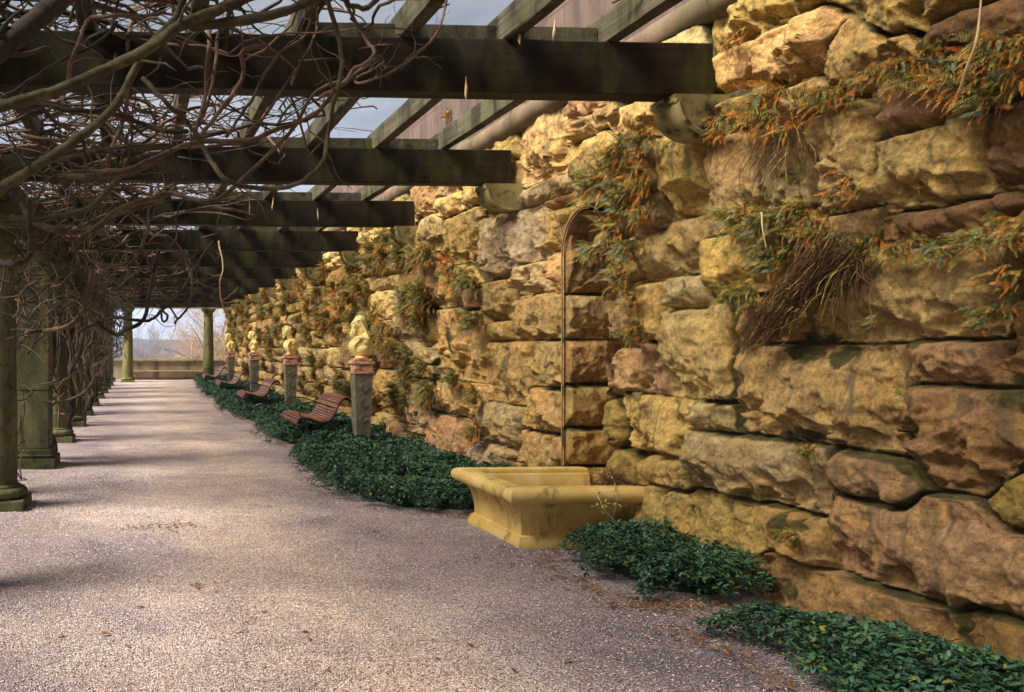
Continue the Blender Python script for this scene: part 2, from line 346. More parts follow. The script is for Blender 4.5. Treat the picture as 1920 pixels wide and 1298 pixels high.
# ------------------------------------------------------------------ stone wall
XJ = 4.05                                            # joint plane
def blk(u0, v0, u1, v1, tone=None):                   # upper-left and lower-left v, left/right u
    ya, za = on_wall(u0, v0); _, zb = on_wall(u0, v1); yb, _ = on_wall(u1, v0)
    return [yb, ya, min(za,zb), max(za,zb), tone]
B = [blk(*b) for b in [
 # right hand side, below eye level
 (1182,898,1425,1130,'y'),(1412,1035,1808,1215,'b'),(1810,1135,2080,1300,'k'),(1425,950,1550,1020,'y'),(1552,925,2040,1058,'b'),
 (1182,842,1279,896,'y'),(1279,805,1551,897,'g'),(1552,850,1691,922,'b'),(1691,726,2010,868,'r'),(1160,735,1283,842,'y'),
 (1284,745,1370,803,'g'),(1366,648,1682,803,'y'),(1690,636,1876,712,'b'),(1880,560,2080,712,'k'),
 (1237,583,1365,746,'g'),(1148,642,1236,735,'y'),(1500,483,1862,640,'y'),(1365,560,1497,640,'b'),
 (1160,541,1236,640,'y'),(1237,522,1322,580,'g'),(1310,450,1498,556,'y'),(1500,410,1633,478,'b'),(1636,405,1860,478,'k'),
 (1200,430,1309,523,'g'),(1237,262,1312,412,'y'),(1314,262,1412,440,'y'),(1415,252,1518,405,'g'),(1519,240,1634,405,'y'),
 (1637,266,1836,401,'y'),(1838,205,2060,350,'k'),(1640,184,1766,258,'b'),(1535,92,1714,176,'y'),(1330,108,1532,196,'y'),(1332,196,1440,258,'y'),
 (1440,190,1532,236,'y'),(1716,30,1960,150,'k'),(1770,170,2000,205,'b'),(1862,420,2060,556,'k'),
 # left of the niche
 (953,556,1058,636,'y'),(911,604,953,638,'y'),(914,641,995,750,'y'),(996,641,1058,722,'g'),(981,725,1058,806,'y'),(887,752,980,828,'g'),
 (964,797,1036,892,'y'),(1037,808,1058,876,'y'),(905,820,963,860,'g'),(960,862,1010,905,'y'),
 (953,480,1021,556,'g'),(1024,470,1060,556,'y'),(896,530,952,603,'y'),(898,418,1020,530,'g'),(1022,398,1058,476,'y'),(1060,275,1130,372,'y'),
 (970,362,1056,396,'g'),(963,240,1056,350,'y'),(1060,225,1160,272,'y'),(1164,205,1240,262,'y'),(905,330,965,400,'y'),
 (1020,372,1058,396,'b'),
 (772,418,826,478,'g'),(824,405,895,490,'y'),(816,384,868,425,'y'),(774,352,815,414,'b'),(862,345,905,405,'y'),
 (746,510,788,560,'y'),(788,486,812,578,'b'),(809,520,866,578,'y'),(866,540,897,590,'b'),(690,545,729,600,'y'),(730,563,785,640,'g'),
 (787,581,808,660,'m'),(810,582,908,706,'y'),(754,642,811,694,'g'),(702,690,744,760,'y'),(744,712,792,806,'g'),(757,668,811,700,'y'),
 (811,714,910,766,'y'),(793,772,886,850,'b'),(862,824,905,880,'g'),(724,796,792,830,'y'),(640,550,688,600,'y'),(653,600,690,690,'g'),
 (692,605,728,640,'y'),(692,642,752,690,'b'),
]]
rng = np.random.RandomState(11)
def procedural_blocks(y0, y1, z0, z1, out, filt=None):
    z = z0
    while z < z1-.12:
        hgt = rng.uniform(.24, .50)
        if z+hgt > z1-.15: hgt = z1-z
        y = y0-rng.uniform(0, .8)
        while y < y1:
            w = rng.uniform(.40, 1.15)
            if filt is None or filt(y+w/2, z+hgt/2):
                if hgt > .36 and rng.rand() < .25:
                    k = rng.uniform(.4,.6)*hgt; t1, t2 = rng.choice(['y','g','b','y','m'], 2)
                    out.append([y, y+w, z, z+k, t1]); out.append([y, y+w, z+k, z+hgt, t2])
                else:
                    up = rng.uniform(0,.16) if rng.rand() < .25 else 0
                    out.append([y, y+w, z, z+hgt+up, rng.choice(['y','y','g','b','m'])])
            y += w
        z += hgt
fill = []
procedural_blocks(-3, 37, -.1, 3.86, fill)
def covered(b):
    cy, cz = (b[0]+b[1])/2, (b[2]+b[3])/2
    for t in B:
        iy = max(0, min(b[1],t[1])-max(b[0],t[0])); iz = max(0, min(b[3],t[3])-max(b[2],t[2]))
        if iy*iz > .30*(b[1]-b[0])*(b[3]-b[2]): return True
        if iy*iz > .5*(t[1]-t[0])*(t[3]-t[2]): return True
    return False
B = B+[b for b in fill if not covered(b)]
TONES = {'y':(.46,.315,.125),'g':(.42,.325,.17),'b':(.34,.21,.115),'r':(.27,.150,.100),'k':(.15,.080,.040),'m':(.24,.19,.06), None:(.5,.37,.16)}  # k: brown stone, darkened on right-edge blocks to stand in for vignette shade
MOSSB = [(1500,650,60,26,1),(1560,660,30,36,.8),(1560,540,26,40,.8),(1888,735,60,40,1),(1490,822,50,22,.9),(1480,985,34,30,1),(1420,500,20,20,.7),(1470,330,40,30,.7),(840,640,10,40,1),(1450,1100,60,20,.8),(1690,640,18,30,.8),(1140,372,30,20,.8)]
def stone_field(S, T, blocks, seed=0, warp=.013, amp=1.0, cap=.16):
    Sw = S+warp*fbm(S, T, 21+seed, [(2.5,.5),(8,.5),(22,.35)]); Tw = T+warp*fbm(S, T, 41+seed, [(2.5,.3),(8,.45),(22,.3)])
    d1 = np.full(S.shape, 9.); d2 = np.full(S.shape, 9.); ids = np.zeros(S.shape, int)
    s_ax = S[0] if S.shape[0] else S
    for i, (a, b_, c, d, _) in enumerate(blocks):
        j0 = np.searchsorted(S[0], a-.4); j1 = np.searchsorted(S[0], b_+.4)
        if j1 <= j0: continue
        i0 = np.searchsorted(T[:,0], c-.4); i1 = np.searchsorted(T[:,0], d+.4)
        if i1 <= i0: continue
        sl = (slice(i0,i1), slice(j0,j1))
        qx = np.abs(Sw[sl]-(a+b_)/2)-(b_-a)/2; qy = np.abs(Tw[sl]-(c+d)/2)-(d-c)/2
        dd = np.hypot(np.maximum(qx,0), np.maximum(qy,0))+np.minimum(np.maximum(qx,qy),0)
        A1 = d1[sl]; A2 = d2[sl]; I = ids[sl]; less = dd < A1
        A2[...] = np.where(less, A1, np.minimum(A2, dd)); I[...] = np.where(less, i, I); A1[...] = np.where(less, dd, A1)
    e = np.maximum((d2-d1)/2-.006, 0)
    r = np.random.RandomState(5+seed); n = len(blocks); BB = np.array([[b[0],b[1],b[2],b[3]] for b in blocks])
    bulge = r.uniform(.035,.09,n)[ids]; soft = r.uniform(.012,.028,n)[ids]
    cs_, cz = (BB[:,0]+BB[:,1])/2, (BB[:,2]+BB[:,3])/2; hh = (BB[:,3]-BB[:,2])
    ox = ids*3.71; u = S+ox; w = T-ox*.7
    h = .115*(1-np.exp(-e/.010))+bulge*(1-np.exp(-e/soft))
    hm = .115+bulge
    for k in range(4):
        gx = r.uniform(-.24,.24,n)[ids]; gz = r.uniform(-.22,.30,n)[ids]; c0 = r.uniform(-.01,.04,n)[ids]
        pl = hm+c0+gx*(S-cs_[ids])+gz*(T-cz[ids])
        h = np.where(e > .004, np.minimum(h, np.maximum(pl, .55*hm)), h)
    # scooped lower chips
    trel = (T-BB[:,2][ids]); lo = hh[ids]*(.28+.26*pn(u*3.2, w*.5, 60+seed)+.18*pn(u*8, w*1.2, 61+seed)+.10*r.uniform(-1,1,n)[ids])
    cut = np.clip(lo-trel, 0, .3)
    sc = np.abs(pn(u*7, w*5, 62+seed))
    h = h-np.where(e > .004, np.minimum(cut,.12)*(.38+.5*sc), 0)*np.clip(e/.02, 0, 1)*1.0
    # edge chips elsewhere
    ch = np.clip(.10*np.abs(pn(u*4.5,w*4.5,63+seed))-.25*(e-.03), 0, .08); h = h-ch*.8*np.clip(e/.02,0,1)
    rough = -.020*np.abs(pn(u*3.3,w*4.4,70))-.018*np.abs(pn(u*8,w*10,71))+.010*pn(u*17,w*15,72)-.009*np.abs(pn(u*30,w*34,73))+.004*pn(u*62,w*60,74)
    wx = u+.05*pn(u*5,w*5,80)+.015*pn(u*17,w*17,81); wy = w+.05*pn(u*5,w*5,82)+.015*pn(u*17,w*17,83)
    b1, t1 = scoops(wx*5.0, wy*6.5, 100+seed); b2, t2 = scoops(wx*12, wy*14, 110+seed); b3, t3 = scoops(wx*30, wy*27, 120+seed)
    amt = .34+.5*np.clip(pn(u*1.7,w*1.7,130)+.15,0,1)+.6*np.clip((lo-trel)/.06+1,0,1)
    rough = rough*.8+(.055*np.minimum(b1,1)-.03+.060*t1+.030*np.minimum(b2,1)+.034*t2+.010*b3+.013*t3)*amt
    low = np.clip((lo*1.25-trel)/.05,0,1); rough = rough+low*(.075*np.minimum(b1,.9)-.028+.035*t1)
    h = h+amp*rough*np.clip(e/.022,0,1)
    h = np.maximum(h, .0)
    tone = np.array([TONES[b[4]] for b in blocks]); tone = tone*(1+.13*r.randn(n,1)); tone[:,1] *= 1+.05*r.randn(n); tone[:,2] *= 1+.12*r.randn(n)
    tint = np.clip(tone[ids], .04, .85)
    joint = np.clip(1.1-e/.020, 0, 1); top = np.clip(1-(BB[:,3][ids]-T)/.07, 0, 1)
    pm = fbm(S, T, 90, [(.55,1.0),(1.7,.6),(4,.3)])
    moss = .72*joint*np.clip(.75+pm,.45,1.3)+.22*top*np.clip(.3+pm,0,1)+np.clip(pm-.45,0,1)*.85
    if seed == 0:
        for (mu,mv,wu,wv,st) in MOSSB:
            yc, zc_ = on_wall(mu,mv,3.9); dep = yc*cs+.2; a_ = (S-yc)/(wu*dep*dep/F/4.0); b_2 = (T-zc_)/(wv*dep/F)
            moss = np.maximum(moss, st*np.clip(1.35-np.hypot(a_,b_2)*1.0+.55*fbm(S,T,7,[(9,.8),(24,.5),(50,.3)]),0,1))
    return h, tint, moss
NY0, NY1, NSP, NR = 6.50, 7.22, 2.45, .36            # niche opening
yy = [-2.0]
while yy[-1] < 37:
    y = yy[-1]; yy.append(y+(.04 if y < 2.2 else max(.0085, .72*y*y/3200)))
for q in (NY0, NY1):
    k = int(np.argmin(np.abs(np.array(yy)-q))); yy[k] = q
zz = np.concatenate([np.arange(-.1, 3.86, .0105), [3.87]])
S, T = np.meshgrid(np.array(yy), zz)
h, tint, moss = stone_field(S, T, B); h = h+.045*np.clip(1-T/1.3,0,1)*np.clip(h/.1,0,1)
nm = (NY0+NY1)/2; inside = (np.abs(S-nm) < NR-.001) & (T < NSP)
inside |= (T >= NSP) & (np.hypot(S-nm, (T-NSP)/1.02) < NR)
X = XJ-h
near_arris = (S > NY1-.05) & (S < NY1+.035) & (T < NSP)
X = np.where(near_arris, 3.90, X)
X = np.where((T >= NSP-.02) & (np.abs(np.hypot(S-nm, (T-NSP)/1.02)-NR) < .045) & (S > nm-.1), 3.90, X)
Yofs = np.where((S>NY0-.03)&(S<NY0+.012)&(T<NSP+.3), .025*pn(T*3.1, T*0+2, 8)+.012*pn(T*11, T*0, 9), 0)
V = np.stack([X, S+Yofs, T], -1).reshape(-1,3); Fq = grid_faces(*S.shape)
ins = inside.ravel(); keep = ~(ins[Fq].all(1)); Fq = Fq[keep][:, ::-1]
wall = empty('stone_wall', (XJ, 18, 0)); tag(wall, 'high golden rock-faced stone retaining wall with ferns in its joints, running along the gravel path', 'wall')
def child(mb, name, mats, parent, **kw):
    o = mb.build(name, mats, None, **kw)
    o.parent = parent; o.matrix_parent_inverse = Matrix.Identity(4)
    o.location = Vector((0,0,0))-Vector(parent_world(parent)); return o
def parent_world(p):
    v = Vector(p.location)
    while p.parent: p = p.parent; v += Vector(p.location)
    return v
def childw(mb, name, mats, parent, **kw):            # geometry given in world coordinates, parent unrotated
    o = mb.build(name, mats, None, **kw); o.parent = parent; o.location = -parent_world(parent); return o
g = MB(); g.add(V, Fq)
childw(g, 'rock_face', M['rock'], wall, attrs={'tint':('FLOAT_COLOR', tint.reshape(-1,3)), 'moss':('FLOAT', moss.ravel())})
# niche: far jamb (faces the camera), back, near jamb, vault
jx = np.arange(3.90, 4.42, .012); jz = np.arange(-.05, 2.62, .0105); S2, T2 = np.meshgrid(jx, jz)
courses = [-.1,.49,.84,1.245,1.66,2.08,2.52]
jb = [[3.7,4.37,courses[i],courses[i+1],t] for i,t in enumerate(['y','y','y','b','g','b'])]
h2, t2, m2 = stone_field(S2, T2, jb, seed=3, warp=.010, amp=.8)
h2 = np.where(S2 < 3.925, .035, np.minimum(h2*.75, .13))*np.clip((4.39-S2)/.03+.1, 0, 1)
g = MB(); Yj = NY1+.035-h2
g.add(np.stack([S2, Yj, T2], -1).reshape(-1,3), grid_faces(*S2.shape))
tt = [t2.reshape(-1,3)]; mm = [m2.ravel()]
# curved soffit
na, ng = 40, 30
A, G = np.meshgrid(np.linspace(0, np.pi, na), np.linspace(3.898, 4.42, ng))
rr = NR-.006-.03*np.abs(pn(A*3, G*6, 5))*np.clip((G-3.9)/.05,0,1)
g.add(np.stack([G, nm+rr*np.cos(A), NSP-.02+1.02*rr*np.sin(A)], -1).reshape(-1,3), grid_faces(ng, na))
tt.append(np.tile(TONES['b'], (na*ng,1))); mm.append(np.full(na*ng, .3))
# back wall and near jamb
bs = np.arange(NY0-.03, NY1+.05, .02); S3, T3 = np.meshgrid(bs, np.arange(-.05, 2.95, .0125))
bb = []; zc = -.1
while zc < 2.95:
    hgt = rng.uniform(.28,.42); q = rng.uniform(6.7,6.95); bb += [[6.2,q,zc,zc+hgt,'m'],[q,7.4,zc,zc+hgt,'b']]; zc += hgt
h3, t3, m3 = stone_field(S3, T3, bb, seed=4, warp=.01)
g.add(np.stack([4.41-h3*.4, S3, T3], -1).reshape(-1,3), grid_faces(*S3.shape)[:, ::-1]); tt.append(t3.reshape(-1,3)); mm.append(m3.ravel())
S4, T4 = np.meshgrid(jx, jz); h4, t4, m4 = stone_field(S4, T4, jb, seed=6, warp=.01)
g.add(np.stack([S4, NY0-.02+h4*.4, T4], -1).reshape(-1,3), grid_faces(*S4.shape)[:, ::-1]); tt.append(t4.reshape(-1,3)); mm.append(m4.ravel())
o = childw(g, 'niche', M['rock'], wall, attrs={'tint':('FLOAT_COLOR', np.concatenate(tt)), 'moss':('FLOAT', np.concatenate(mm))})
# dressed arris bead, straight then arched
P = [(3.893, NY1+.012, z) for z in np.linspace(.46, NSP, 24)]+[(3.893, nm+(NR+.012)*math.cos(a), NSP+1.02*(NR+.012)*math.sin(a)) for a in np.linspace(0, math.pi*.72, 24)[1:]]
g = MB(); g.tube(P, .0055, 8); childw(g, 'arch_moulding', M['arris'], wall)
# cornice roll in lengths, ledge, terrace wall, string course and coping roll
g = MB(); y = -2.0; k = 0
while y < 36.6:
    L = 1.45; n = 14; t = np.linspace(0, 1, n); rad = .115+.03*np.exp(-(t/.05)**2)+.03*np.exp(-((1-t)/.05)**2)
    g.tube(np.stack([np.full(n, 3.98), y+.006+t*(L-.012), np.full(n, 3.975)], -1), rad, 18); y += L
g.box((3.98,-2,3.87),(4.4,37,4.06)); g.box((4.02,-2,4.06),(4.4,37,4.12), bev=.02)
childw(g, 'cornice', M['cornice'], wall, sharp=40)
g = MB(); g.box((4.17,-2,4.12),(4.6,37,5.18)); g.box((4.13,-2,4.47),(4.17,37,4.53)); childw(g, 'upper_wall', M['terrace'], wall, smooth=False)
g = MB(); g.tube([(4.2,y,5.28) for y in np.linspace(-2,37,40)], .13, 14); g.box((4.10,-2,5.12),(4.6,37,5.2)); childw(g, 'coping', M['terrace'], wall, sharp=40)
g = MB(); g.box((4.47,-2,-.3),(5.2,36.9,4.1)); childw(g, 'backing', M['terrace'], wall, smooth=False)
# end face of the wall
g = MB(); g.box((3.98,36.95,-.1),(5.2,37.2,5.2)); childw(g, 'end_face', M['parapet'], wall, smooth=False)

# ------------------------------------------------------------------ pergola
perg = empty('pergola', (0, 20, 0)); tag(perg, 'long dark timber pergola on green stained stone columns roofing the gravel path', 'pergola')
BY = [5.36+2.98*k for k in range(-2, 11)]
BZ0, BZ1 = 3.31, 3.67
def wobble(mb_lo, mb_hi, ax, seed, amp=.006, nseg=24):
    """a sawn timber as a bevelled box cut into segments and slightly uneven"""
    lo = np.array(mb_lo, float); hi = np.array(mb_hi, float); L = np.linspace(lo[ax], hi[ax], nseg)
    oth = [i for i in range(3) if i != ax]; b_ = .008
    a0,a1 = lo[oth[0]], hi[oth[0]]; c0,c1 = lo[oth[1]], hi[oth[1]]
    ring = [(a0+b_,c0),(a1-b_,c0),(a1,c0+b_),(a1,c1-b_),(a1-b_,c1),(a0+b_,c1),(a0,c1-b_),(a0,c0+b_)]
    V = np.zeros((nseg,8,3)); 
    for j,(p,q) in enumerate(ring):
        V[:,j,ax] = L; V[:,j,oth[0]] = p+amp*pn(L*.9, L*0+j*.37, seed); V[:,j,oth[1]] = q+amp*pn(L*.7, L*0+j*.41, seed+5)
    i = np.arange(nseg-1)[:,None]*8; j = np.arange(8)[None,:]; k = (j+1)%8
    g = MB(); g.add(V.reshape(-1,3), np.stack([i+j,i+k,i+8+k,i+8+j],-1).reshape(-1,4))
    g.f.append(np.array([[7,6,5,4,3,2,1,0]])); g.m.append(np.zeros(1,int))
    g.f.append(np.array([[0,1,2,3,4,5,6,7]])+(nseg-1)*8); g.m.append(np.zeros(1,int)); return g
for i, y in enumerate(BY):
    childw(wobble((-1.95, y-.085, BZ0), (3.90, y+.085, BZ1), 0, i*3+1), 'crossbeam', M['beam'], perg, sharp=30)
    # corbel stone let into the wall
    c = MB(); n = 12; prof = [(4.15, BZ0-.005),(3.60, BZ0-.005),(3.60, BZ0-.05)]
    for a in np.linspace(0, math.pi/2, n): prof.append((3.88-.26*math.cos(a)+.0, BZ0-.055-.225*math.sin(a)))
    prof.append((4.15, BZ0-.28)); prof = np.array(prof)
    w0, w1 = y-.13, y+.13
    def ring(pr, w): return np.stack([pr[:,0], np.full(len(pr), w), pr[:,1]], -1)
    m = len(prof); V = np.concatenate([ring(prof,w0), ring(prof,w1)]); j = np.arange(m); k = (j+1)%m
    c.add(V, np.stack([j,k,k+m,j+m],-1)); c.f.append(np.array([list(range(m-1,-1,-1)), [x+m for x in range(m)]])); c.m.append(np.zeros(2,int))
    # raised edge band on the side that faces the path's near end
    P = [(p[0]+.0, w0-.004, p[1]) for p in prof[2:-1]]; c.tube(P, .017, 6)
    childw(c, 'corbel', M['corbel'], wall, sharp=35)
RX = [3.20, 2.49, 1.78, 1.07, .36, -.35, -1.06, -1.77]
for i, x in enumerate(RX):
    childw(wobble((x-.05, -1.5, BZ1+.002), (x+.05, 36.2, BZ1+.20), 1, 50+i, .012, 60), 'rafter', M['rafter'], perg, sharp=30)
# blocking pieces between rafters over each beam
for i, y in enumerate(BY[1:6]):
    g = MB()
    for a, b_ in zip(RX[1:4], RX[:3]): g.box((a+.054, y+.02, BZ1+.003),(b_-.054, y+.06, BZ1+.13))
    childw(g, 'blocking', M['rafter'], perg, smooth=False)
childw(wobble((-1.58,-1,BZ0-.30),(-1.30,36.3,BZ0-.004),1,90,.006,60), 'lintel', M['green_stone'], perg, sharp=30)
childw(wobble((-1.5,36.25,BZ0-.0),(4.0,36.55,BZ0+.34),0,93,.006,30), 'end_lintel', M['pale_stone'], perg, sharp=30)
def column(cx, cy, top, r=.185, pl=.29, pier=False, m='green_stone'):
    e = bpy.data.objects.new('pier' if pier else 'column', None); C.objects.link(e); e.parent = perg
    e.location = Vector((cx,cy,0))-Vector(perg.location)
    if pier:
        hx, hy = .215, .25
        g = MB(); zc = .0; 
        for z0, z1 in ((.26,1.02),(1.02,1.78),(1.78,2.52),(2.52,top-.14)):
            g.box((cx-hx,cy-hy,z0+.002),(cx+hx,cy+hy,z1-.002), bev=.006)
        childw(g, 'shaft', M[m], e, sharp=30)
        g = MB(); g.box((cx-hx-.09,cy-hy-.09,-.05),(cx+hx+.09,cy+hy+.09,.14), bev=.01); g.box((cx-hx-.065,cy-hy-.065,.142),(cx+hx+.065,cy+hy+.065,.215), bev=.03); g.box((cx-hx-.03,cy-hy-.03,.217),(cx+hx+.03,cy+hy+.03,.258), bev=.008)
        childw(g, 'base', M[m], e, sharp=30)
        g = MB(); g.box((cx-hx-.06,cy-hy-.06,top-.09),(cx+hx+.06,cy+hy+.06,top), bev=.01); g.box((cx-hx-.03,cy-hy-.03,top-.138),(cx+hx+.03,cy+hy+.03,top-.092), bev=.01)
        childw(g, 'capital', M[m], e, sharp=30); return e
    g = MB(); prof = [(r,.24),(r*.985,.3)]+[(r*(1-.16*t**1.6), .3+(top-.5-.3)*t) for t in np.linspace(.05,1,14)]
    g.lathe(prof, (cx,cy,0), 36); childw(g, 'shaft', M[m], e)
    g = MB(); g.box((cx-pl,cy-pl,-.05),(cx+pl,cy+pl,.10), bev=.012)
    g.lathe([(.05,.101),(pl-.03,.102)]+[(pl-.055+.05*math.cos(a), .152+.05*math.sin(a)) for a in np.linspace(-1.4,1.4,9)]+[(r+.035,.205),(r+.03,.222),(r+.008,.235),(r-.01,.245)], (cx,cy,0), 40)
    childw(g, 'base', M[m], e, sharp=35)
    rt = r*.84; g = MB()
    g.lathe([(rt-.01,top-.5),(rt,top-.34),(rt+.02,top-.335),(rt+.022,top-.315),(rt,top-.305),(rt,top-.22),(rt+.02,top-.20),(rt+.07,top-.13),(rt+.085,top-.11),(.02,top-.105)], (cx,cy,0), 36)
    s_ = rt+.11; g.box((cx-s_,cy-s_,top-.104),(cx+s_,cy+s_,top), bev=.008)
    childw(g, 'capital', M[m], e, sharp=35); return e
CYS = [8.06, 10.75, 13.55, 16.2, 18.75, 21.6, 24.6, 27.3, 29.9, 32.6]
for i, cy in enumerate(CYS):
    column(-1.42, cy, BZ0-.305, pier=(i == 1))
column(-1.42, 5.3, BZ0-.305); column(-1.42, 2.5, BZ0-.305); column(-1.45, 36.0, BZ0-.305)
column(-.60, 35.6, BZ0+.0, r=.24, pl=.31, m='olive_stone'); column(3.06, 36.4, BZ0+.0, r=.25, pl=.33, m='olive_stone')

# ------------------------------------------------------------------ parapet with stone bench at the far end
pw = empty('parapet_wall', (1, 38.4, 0)); tag(pw, 'low pale stone parapet wall with moulded coping closing the far end of the path', 'wall')
g = MB(); g.box((-6.5,38.3,-.1),(7,38.6,.86)); g.box((-6.5,38.26,-.05),(7,38.3,.2), bev=.01); childw(g, 'panel', M['parapet'], pw, smooth=False)
g = MB(); g.box((-6.6,38.18,.862),(7.1,38.7,.97), bev=.02); childw(g, 'coping', M['pale_stone'], pw, sharp=30)
sb = empty('stone_bench', (1.2, 38.0, 0)); tag(sb, 'long pale stone bench slab set against the low parapet at the end of the path', 'bench')
g = MB(); g.box((-.55,37.75,.36),(3.1,38.25,.44), bev=.012); childw(g, 'seat', M['pale_stone'], sb, sharp=30)
g = MB(); g.box((-.5,37.95,.13),(3.05,38.22,.358), bev=.01); childw(g, 'support', M['parapet'], sb, sharp=30)
g = MB(); g.box((-.4,38.05,-.03),(2.95,38.22,.128)); childw(g, 'plinth', M['parapet'], sb, smooth=False)

# ------------------------------------------------------------------ basin
bas = empty('stone_basin', (3.5, 6.7, 0)); tag(bas, 'ochre cast stone fountain basin with thick rounded rim set into the arched wall niche', 'basin')
def sweep(prof, x0, y0, y1, x1, per=4):
    """profile (outset, z) carried round three sides of the basin: near side, front, far side"""
    pr = np.array(prof); n = len(pr); rings = []
    def corner(ox, sx, sy): pass
    path = []
    path.append((x1, y0, 0, -1)); path.append((x0+.06, y0, 0, -1))
    for s in range(per+1):
        a = math.pi/2*s/per; path.append((x0+.0, y0+.0, -math.sin(a), -math.cos(a))) if False else None
    V = []
    pts = [((x1,y0),(0,-1)), ((x0,y0),(-1,-1)), ((x0,y1),(-1,1)), ((x1,y1),(0,1))]
    for (p, d) in pts: V.append(np.stack([p[0]+pr[:,0]*d[0], p[1]+pr[:,0]*d[1], pr[:,1]], -1))
    # subdivide along the sides
    out = []
    for a, b_ in zip(V[:-1], V[1:]):
        for t in np.linspace(0, 1, 13)[:-1]: out.append(a+(b_-a)*t)
    out.append(V[-1]); V = np.array(out)
    return V.reshape(-1,3), grid_faces(len(V), n)
x0b, y0b, y1b = 2.965, 6.16, 7.16
def prc(c, r, a0, a1, n): return [(c[0]+r*math.cos(R(a)), c[1]+r*math.sin(R(a))) for a in np.linspace(a0, a1, n)]
outer = [(0,-.03),(0,.0),(-.006,.03),(-.02,.062),(-.026,.068),(-.030,.082),(-.043,.088),(-.050,.096)]+[(-.050+.050*t**2.6, .1+.235*t) for t in np.linspace(.04,1,14)]+[(-.004,.342),(.012,.343),(.014,.352),(.013,.362)]
rim = [(.012,.360)]+prc((.045,.423), .062, -75, 88, 16)+[(.02,.488),(-.045,.488),(-.062,.483),(-.07,.47),(-.072,.448),(-.082,.443)]
inner = [(-.083,.446),(-.098,.43),(-.115,.25),(-.13,.12),(-.14,.1)]
for nm_, pr, x1_ in (('body', outer, 4.06), ('rim', rim, 4.06), ('inside', inner, 4.06)):
    g = MB(); V, Fc = sweep(pr, x0b, y0b, y1b, x1_); g.add(V, Fc); o = childw(g, nm_, M['basin'], bas, sharp=38)
# back part of the basin inside the niche
g = MB(); g.box((4.05,NY0+.0,.0),(4.40,NY0+.055,.47)); g.box((4.05,NY1-.075,.0),(4.40,NY1-.012,.48), bev=.008); g.box((4.30,NY0+.056,.0),(4.40,NY1-.076,.475), bev=.008)
childw(g, 'back_rim', M['basin'], bas, sharp=30)
g = MB(); g.box((3.09,6.27,.0),(4.36,7.05,.13)); childw(g, 'sediment', M['soil'], bas, smooth=False)
g = MB(); P = catmull([at(1005,905,6.6),at(1003,910,6.6),at(1012,918,6.6),at(1018,922,6.55)],4); g.tube(at(1000,903,6.6)*0+np.array([[3.32,6.72,.34],[3.36,6.7,.30],[3.40,6.66,.24],[3.43,6.6,.16],[3.44,6.58,.13]]), .006, 5)
tag(g.build('twig', M['vine_dark']), 'small dark curled twig lying inside the ochre basin', 'twig')
# spout
sp = empty('wall_spout', (4.34, 6.62, 1.3)); tag(sp, 'small blue grey metal spout at the back of the arched niche above the basin', 'spout')
g = MB(); Ps = at(1157,722,6.95); 
g.lathe([(.0,0),(.055,0),(.06,.02),(.035,.05),(.02,.09),(.028,.13),(.018,.17),(.006,.21),(0,.215)], (4.17,6.83,1.20), 16)
childw(g, 'mouth', M['bluemetal'], sp)
g = MB(); g.tube([(4.17,6.83,1.22),(4.28,6.83,1.21),(4.42,6.83,1.25)], .02, 8); childw(g, 'pipe', M['bluemetal'], sp)

# ------------------------------------------------------------------ pedestals and busts
PY = [(3.27, 11.75), (3.30, 17.6), (3.30, 23.3), (3.28, 29.2)]
def make_pedestal():
    e = empty('pedestal', (0,0,0))
    g = MB(); b0, b1 = .095, .135; n = 12; V = []
    for t in np.linspace(0, 1, n):
        w = b0+(b1-b0)*t; z = 1.17*t-.02; V += [(-w,-w,z),(w,-w,z),(w,w,z),(-w,w,z)]
    i = np.arange(n-1)[:,None]*4; j = np.arange(4)[None,:]; k = (j+1)%4
    g.add(V, np.stack([i+j,i+k,i+4+k,i+4+j],-1).reshape(-1,4)); g.build('shaft', M['pedestal'], e, smooth=False)
    # carved relief on the face: frame and scrolls
    g = MB()
    for z0, w in ((.95,.07),(.72,.06),(.5,.055)):
        P = [(w*.9*math.cos(a)*(.4+.6*t), -(b0+(b1-b0)*(z0/1.17))-.002, z0+.075*math.sin(a)*(.4+.6*t)) for t, a in zip(np.linspace(0,1,22), np.linspace(0, 4*math.pi, 22))]
        g = MB(); g.tube(P, .007, 5); g.build('carved_scroll', M['pedestal'], e)
    g = MB(); g.box((-.15,-.15,1.152),(.15,.15,1.19), bev=.006); g.box((-.135,-.135,1.192),(.135,.135,1.285), bev=.01); g.box((-.165,-.165,1.287),(.165,.165,1.345), bev=.015); g.box((-.13,-.13,1.347),(.13,.13,1.375), bev=.008)
    g.build('capital', M['redmarble'], e, sharp=30)
    return e
ped_labels = ['tapering grey stone pedestal with red and white marble capital, nearest the basin',
 'tapering grey pedestal behind the nearest slatted bench, carrying the second bust from the basin',
 'tapering grey pedestal carrying the third bust from the basin', 'farthest tapering grey pedestal, nearest the parapet, carrying the smallest looking bust']
bust_labels = ['golden marble bust of a bearded veiled figure on the pedestal nearest the basin',
 'golden marble bust with curly hair and twisted drapery, second from the basin',
 'golden marble bust with round head of curls, third from the basin',
 'golden marble bust with head leaning towards the path, farthest from the basin']
def remesh(o, vs=.011, sm=4):
    m = o.modifiers.new('r', 'REMESH'); m.mode = 'VOXEL'; m.voxel_size = vs; m.use_smooth_shade = True
    s = o.modifiers.new('s', 'SMOOTH'); s.iterations = sm; s.factor = .5
